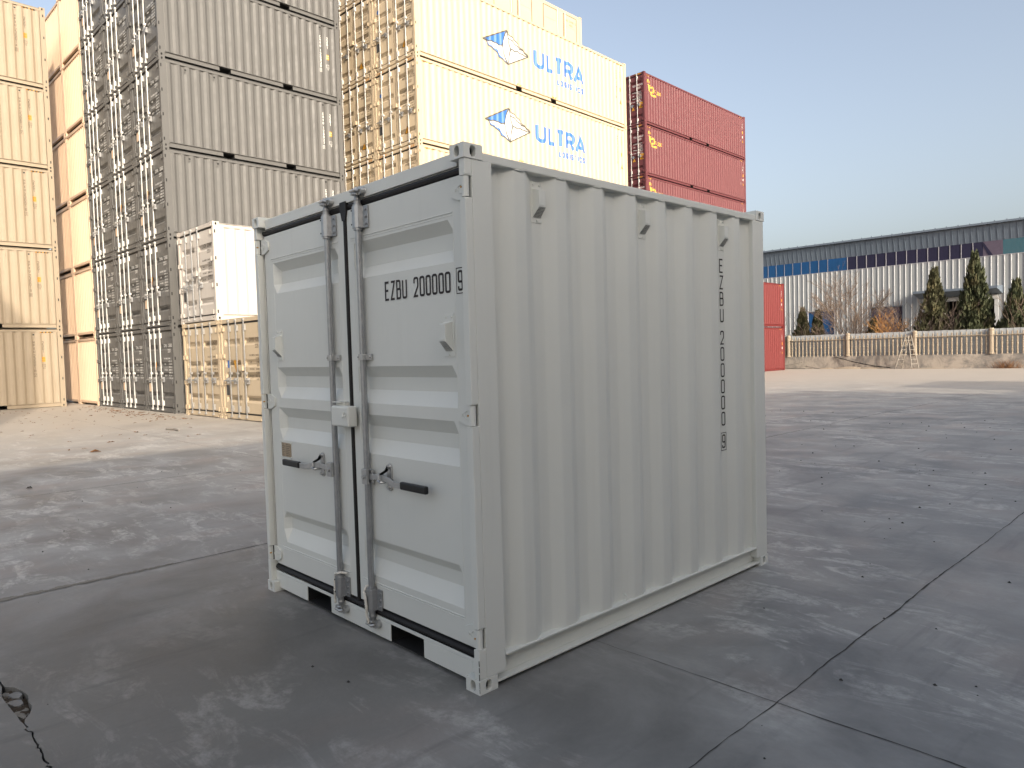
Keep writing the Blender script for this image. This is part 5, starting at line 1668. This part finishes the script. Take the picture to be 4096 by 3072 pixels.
conifer(-10.48, TY_, 7.5, 1.5, 22, 'conifer', 'tallest conifer, in front of the warehouse canopy', 9000)
conifer(-8.30, TY_, 5.35, 1.25, 23, 'conifer', 'conifer at the right edge of the view behind the fence')
conifer(-21.70, TY_, 4.35, 0.85, 24, 'conifer2', 'small conifer next to the red containers', 4500)
conifer(-20.70, TY_ + 0.3, 4.1, 0.75, 25, 'conifer2', 'small conifer overlapping the blue roller door', 4500)
conifer(-16.95, TY_ + 0.8, 3.3, 0.8, 26, 'conifer2', 'low conifer between the bare tree and the golden shrub', 3500)
conifer(-6.4, TY_ + 0.5, 5.8, 1.4, 27, 'conifer', 'conifer just past the right edge of the view', 4000)

def bare(name, x, y, h, spread, seed, mat, label, cat, stems=4, depth=5, tilt=0.25, lean=(0, 0), r0=0.05, group=None, den=2):
    q = random.Random(seed)
    e = empty(name, (x, y, GX)); tag(e, label, cat, group)
    bt = MB(); bw = MB()
    def grow(p, d, ln, r, lev):
        n = 3
        pts = [p]; dd = d.copy()
        for i in range(n):
            dd = (dd + Vector((q.gauss(0, .14), q.gauss(0, .14), q.gauss(0.03, .08)))).normalized()
            pts.append(pts[-1] + dd * ln / n)
        rs = [max(0.007, r * (1 - 0.45 * i / n)) for i in range(n + 1)]
        (bt if lev <= 1 else bw).tube(pts, rs, 5 if lev <= 1 else 3, cap=False)
        if lev >= depth: return
        k = q.randint(den, den + 1)
        for i in range(k):
            ax = Vector((q.gauss(0, 1), q.gauss(0, 1), q.gauss(0, 0.3))).normalized()
            nd = (dd + ax * q.uniform(0.25, 0.25 + spread)).normalized()
            nd.z = abs(nd.z) * 0.8 + 0.15; nd.normalize()
            st = pts[q.randint(1, n)] if i else pts[-1]
            grow(st, nd, ln * q.uniform(0.58, 0.82), r * 0.58, lev + 1)
    for s in range(stems):
        a = 6.283 * s / stems + q.uniform(-.4, .4)
        d = Vector((math.cos(a) * tilt + lean[0], math.sin(a) * tilt + lean[1], 1)).normalized()
        grow(Vector((0.06 * math.cos(a), 0.06 * math.sin(a), -0.1)), d, h * q.uniform(0.30, 0.38), r0 * q.uniform(.8, 1.1), 0)
    obj('trunk', bt.mesh('trunk'), M['bark'] if mat != 'willow' else M['willow'], e)
    obj('crown', bw.mesh('crown'), M[mat], e)
bare('bare_tree', -18.35, TY_, 6.3, 0.32, 31, 'twig', 'upright bare tree right of the blue roller door', 'tree', 9, 6, 0.15, r0=0.045)
bare('golden_shrub', -15.55, TY_ - 0.6, 4.3, 0.30, 32, 'willow', 'golden-twigged leafless shrub behind the fence', 'shrub', 8, 5, 0.15, r0=0.035)
bare('bare_tree', -14.15, TY_ + 0.2, 5.6, 0.35, 33, 'bark', 'thin bare tree between the golden shrub and the conifer', 'tree', 3, 4, 0.22, r0=0.04)
bare('bare_tree', -13.55, TY_ - 1.0, 4.6, 0.30, 34, 'bark', 'bare tree leaning right in front of the middle conifer', 'tree', 7, 4, 0.18, (0.55, 0), r0=0.04)
bare('bare_tree', -22.75, TY_, 4.4, 0.45, 35, 'bark', 'small bare tree right beside the red containers', 'tree', 3, 4, 0.25, r0=0.03)
bare('bare_tree', -20.9, TY_ - 0.8, 3.6, 0.35, 36, 'twig', 'low bare bush in front of the two small conifers', 'shrub', 6, 4, 0.3, r0=0.025)
bare('bare_tree', -17.4, TY_ - 0.4, 4.0, 0.35, 37, 'twig', 'low tangled bare bush left of the golden shrub', 'shrub', 7, 4, 0.3, r0=0.03)
bare('bare_tree', -7.6, TY_ - 0.8, 5.0, 0.35, 38, 'twig', 'bare branches in front of the right-edge conifer', 'tree', 3, 4, 0.2, r0=0.03)

# ------------------------------------------------------------------ small things by the fence
def ladder():
    e = empty('step_ladder', (-12.95, FY_ - 0.75, GX))
    tag(e, 'open wooden step ladder standing against the fence plinth', 'ladder')
    H = 2.05
    top = (0.05, 0.0, H)
    def leg(xb, yb, xt, yt):
        b = MB(); b.tube([(xb, yb, 0), (xt, yt, H)], 0.032, 4); obj('leg', b.mesh('leg'), M['wood'], e)
    sides = [(-0.56, 0.02), (0.40, 0.14)]
    for (xb, xt) in sides:
        leg(xb, -0.30, xt, -0.15); leg(xb + 0.20, 0.30, xt + 0.08, 0.15)
        for k in range(1, 7):
            t = k / 7
            b = MB(); b.tube([(xb + (xt - xb) * t, -0.30 + 0.15 * t, H * t), (xb + 0.20 + (xt + 0.08 - xb - 0.20) * t, 0.30 - 0.15 * t, H * t)], 0.022, 4)
            obj('rung', b.mesh('rung'), M['wood'], e)
ladder()
def planks():
    q = random.Random(4)
    for i, (x, y, l, a, z, el) in enumerate([(-20.6, FY_ - 0.55, 2.6, -0.10, 0.05, 0.02), (-20.3, FY_ - 0.75, 2.2, 0.16, 0.12, -0.10), (-20.5, FY_ - 0.42, 1.7, 0.05, 0.30, -0.18), (-18.9, FY_ - 0.5, 1.2, -0.2, 0.1, 0.15)]):
        b = MB(); b.box(-l / 2, l / 2, -0.06, 0.06, -0.02, 0.02)
        o = obj('timber_plank', b.mesh('timber_plank'), M['wood'], None, (x, y, GX + z), a); o.rotation_euler = (0, el, a)
        tag(o, ['long plank lying along the plinth by the red container', 'plank crossing the others by the red container', 'short plank propped on the plank heap', 'plank farthest right in the heap by the red container'][i], 'plank', 'planks dumped by the fence foot')
    b = MB(); pts = [(-17.6, FY_ - 0.06, 0.62), (-16.2, FY_ - 0.25, 0.25), (-14.9, FY_ - 0.5, 0.0), (-13.9, FY_ - 0.75, -0.10)]
    b.tube(pts, 0.03, 6); o = obj('hose', b.mesh('hose'), M['grip']); tag(o, 'dark hose slanting down the plinth left of the ladder', 'hose')
    # dry brush at the right
    bb = MB()
    for i in range(160):
        a = q.uniform(0, 6.28); l = q.uniform(0.2, 0.65); bx_, by_ = q.gauss(0, 0.35), q.gauss(0, 0.1)
        bb.tube([(bx_, by_, 0), (bx_ + l * 0.7 * math.cos(a), by_ + 0.2 * l * math.sin(a), l * 0.8)], [0.008, 0.003], 3, cap=False)
    o = obj('dry_brush', bb.mesh('dry_brush'), M['leafdry'], None, (-7.9, FY_ - 0.35, GX)); tag(o, 'heap of dry brown brush at the plinth on the right', 'brush')
    # drifts of sand along the kerb
    for i, (x, w, h) in enumerate([(-16.5, 1.2, 0.16), (-15.2, 0.9, 0.14), (-18.0, 0.7, 0.10), (-11.6, 1.0, 0.06)]):
        b = MB(); n = 12
        ring = [(w * math.cos(6.283 * k / n) * q.uniform(.8, 1.1), 0.35 * math.sin(6.283 * k / n), 0) for k in range(n)]
        ring2 = [(p[0] * .5, p[1] * .5, h * q.uniform(.6, .8)) for p in ring]
        b.add(ring + ring2 + [(0, 0, h)], [(k, (k + 1) % n, n + (k + 1) % n, n + k) for k in range(n)] + [(n + k, n + (k + 1) % n, 2 * n) for k in range(n)])
        o = obj('sand_drift', b.mesh('sand_drift', smooth=True), M['dustsand'] if 'dustsand' in M else M['balu'], None, (x, FY_ - 0.42, GX + 0.0)); tag(o, kind='stuff'); tag(o, 'low drift of pale sand at the fence foot', 'sand')
planks()

# ------------------------------------------------------------------ litter on the yard
def litter():
    q = random.Random(8)
    def leaf(s):
        b = MB()
        pts = [(-s, 0, 0.004), (-s * .4, s * .32, 0.02 * s / 0.06), (s * .4, s * .28, 0.01), (s, 0, 0.015), (s * .4, -s * .30, 0.025 * s / 0.06), (-s * .4, -s * .28, 0.006)]
        b.add(pts + [(0, 0, 0.012)], [(i, (i + 1) % 6, 6) for i in range(6)])
        return b
    V = []; F = []
    def scatter(n, fx, fy, s0, s1):
        for _ in range(n):
            x, y = fx(), fy(); s = q.uniform(s0, s1); a = q.uniform(0, 6.28)
            l = leaf(s); o = len(V)
            for (px, py, pz) in l.v: V.append((x + px * math.cos(a) - py * math.sin(a), y + px * math.sin(a) + py * math.cos(a), gz(y) + 0.003 + pz))
            F.extend([tuple(i + o for i in f) for f in l.f])
    scatter(170, lambda: q.uniform(-27, -17), lambda: 4.75 - abs(q.gauss(0, 0.45)), 0.03, 0.07)
    scatter(90, lambda: q.uniform(-27, -12), lambda: q.uniform(0.5, 4.6), 0.02, 0.06)
    scatter(120, lambda: q.uniform(-20, -6), lambda: FY_ - 0.4 - abs(q.gauss(0, .15)), 0.03, 0.08)
    me = bpy.data.meshes.new('leaf_litter'); me.from_pydata(V, [], F); me.materials.append(None)
    o = obj('leaf_litter', me, M['leafdry']); tag(o, 'dry brown leaves scattered along the foot of the stacks', 'leaves', kind='stuff')
    # pebbles and grit in the foreground
    V = []; F = []
    for _ in range(420):
        x, y = q.uniform(-9, 6), q.uniform(-1.8, 14); s = q.uniform(0.003, 0.011) * (1 + 0.05 * abs(y))
        o = len(V); z = gz(y)
        V += [(x + s * math.cos(t + x), y + s * .8 * math.sin(t + x), z + 0.001) for t in (0, 1.6, 3.1, 4.7)] + [(x, y, z + s * .9)]
        F += [(o, o + 1, o + 4), (o + 1, o + 2, o + 4), (o + 2, o + 3, o + 4), (o + 3, o, o + 4)]
    me = bpy.data.meshes.new('grit'); me.from_pydata(V, [], F); me.materials.append(None)
    o = obj('grit', me, M['joint']); tag(o, 'scattered dark grit on the concrete yard', 'grit', kind='stuff')
    for (x, y, s, lab, a) in ((-11.45, 1.15, 0.14, 'large curled brown leaf lying on the sunlit concrete', 0.5), (-12.9, 1.75, 0.07, 'small brown leaf left of the large leaf', 1.2), (-8.1, -0.35, 0.08, 'dark flattened scrap lying in the shade at left', 0.2)):
        l = leaf(s); o = obj('fallen_leaf', l.mesh('fallen_leaf'), M['leafdry'] if 'dark' not in lab else M['joint'], None, (x, y, 0.004), a); tag(o, lab, 'leaf')
    b = MB(); b.tube([(0, 0, 0.02), (0.3, 0.04, 0.03), (0.62, 0.0, 0.02)], [0.03, 0.028, 0.02], 6)
    o = obj('stick', b.mesh('stick'), M['wood'], None, (-14.6, 3.3, 0.0), 0.1); tag(o, 'short pale stick lying before the tan containers', 'stick')
    # broken concrete in the joint
    frag = [(-1.60, -1.465, 0.055, 0.028), (-1.50, -1.475, 0.05, 0.03), (-1.66, -1.493, 0.035, 0.02), (-1.57, -1.497, 0.035, 0.02), (-1.46, -1.488, 0.032, 0.022), (-1.405, -1.47, 0.03, 0.02), (-1.39, -1.49, 0.035, 0.016), (-1.345, -1.478, 0.045, 0.018), (-1.43, -1.452, 0.022, 0.016), (-1.52, -1.50, 0.024, 0.014), (-1.31, -1.487, 0.024, 0.014), (-1.37, -1.457, 0.018, 0.012)]
    for i, (x, y, sx, sy) in enumerate(frag):
        b = MB(); n = 7
        bot = [(sx * math.cos(6.283 * k / n) * q.uniform(.8, 1.1), sy * math.sin(6.283 * k / n) * q.uniform(.8, 1.1), 0) for k in range(n)]
        h = 0.05 if i < 2 else q.uniform(0.02, 0.045)
        top = [(p[0] * q.uniform(.75, .95), p[1] * q.uniform(.75, .95), h + q.uniform(-.004, .004)) for p in bot]
        b.add(bot + top, [tuple(range(n, 2 * n))] + [(k, (k + 1) % n, n + (k + 1) % n, n + k) for k in range(n)])
        zz = -0.058 if i < 2 else -0.052
        obj('concrete_fragment', b.mesh('concrete_fragment'), M['concrete'] if i < 2 else M['stone'], ground, (x, y, zz), q.uniform(-.5, .5))
litter()

# ------------------------------------------------------------------ out of view: what shades the yard
def shade_casters():
    # added unseen blocks, stand-ins for container rows; shade the foreground and hide low sky
    e = empty('shade_block_row', (30, 0, 0)); tag(e, 'unseen stepped blocks added in place of container rows to shade the yard', 'shade blocker')
    tan_el = math.tan(SUN_EL)
    def blk(xs, y0, y1, H):
        D = H / tan_el
        dx, dy = D * SUN_H[0], D * SUN_H[1]
        b = MB(); x0 = xs + dx
        b.box(x0 - 30, x0 + 12 - 30, y0 + dy, y1 + dy, -0.1, H)
        obj('shade_block', b.mesh('shade_block'), M['blocker'], e)
    blk(-10.25, -1.6, 9.0, 7.0)
    blk(-8.2, 9.05, 21.6, 7.0)
    blk(-2.6, 21.65, 24.6, 7.0)
    blk(-6.3, 24.65, 29.8, 7.0)
    # container stack behind the camera whose corner clips the sand stack
    H = 20.272
    D = (H - 2.82) / tan_el
    cx, cy = -28.2 + D * SUN_H[0], 3.23 + D * SUN_H[1]
    for lv in range(7):
        e2, _ = build_iso('hpx', 'sand_container', cx, cy, lv * 2.896, R(90), SAND, 'container behind the camera, %s of its stack' % ['lowest', 'second', 'third', 'fourth', 'fifth', 'sixth', 'topmost'][lv], 'containers behind the camera')
shade_casters()
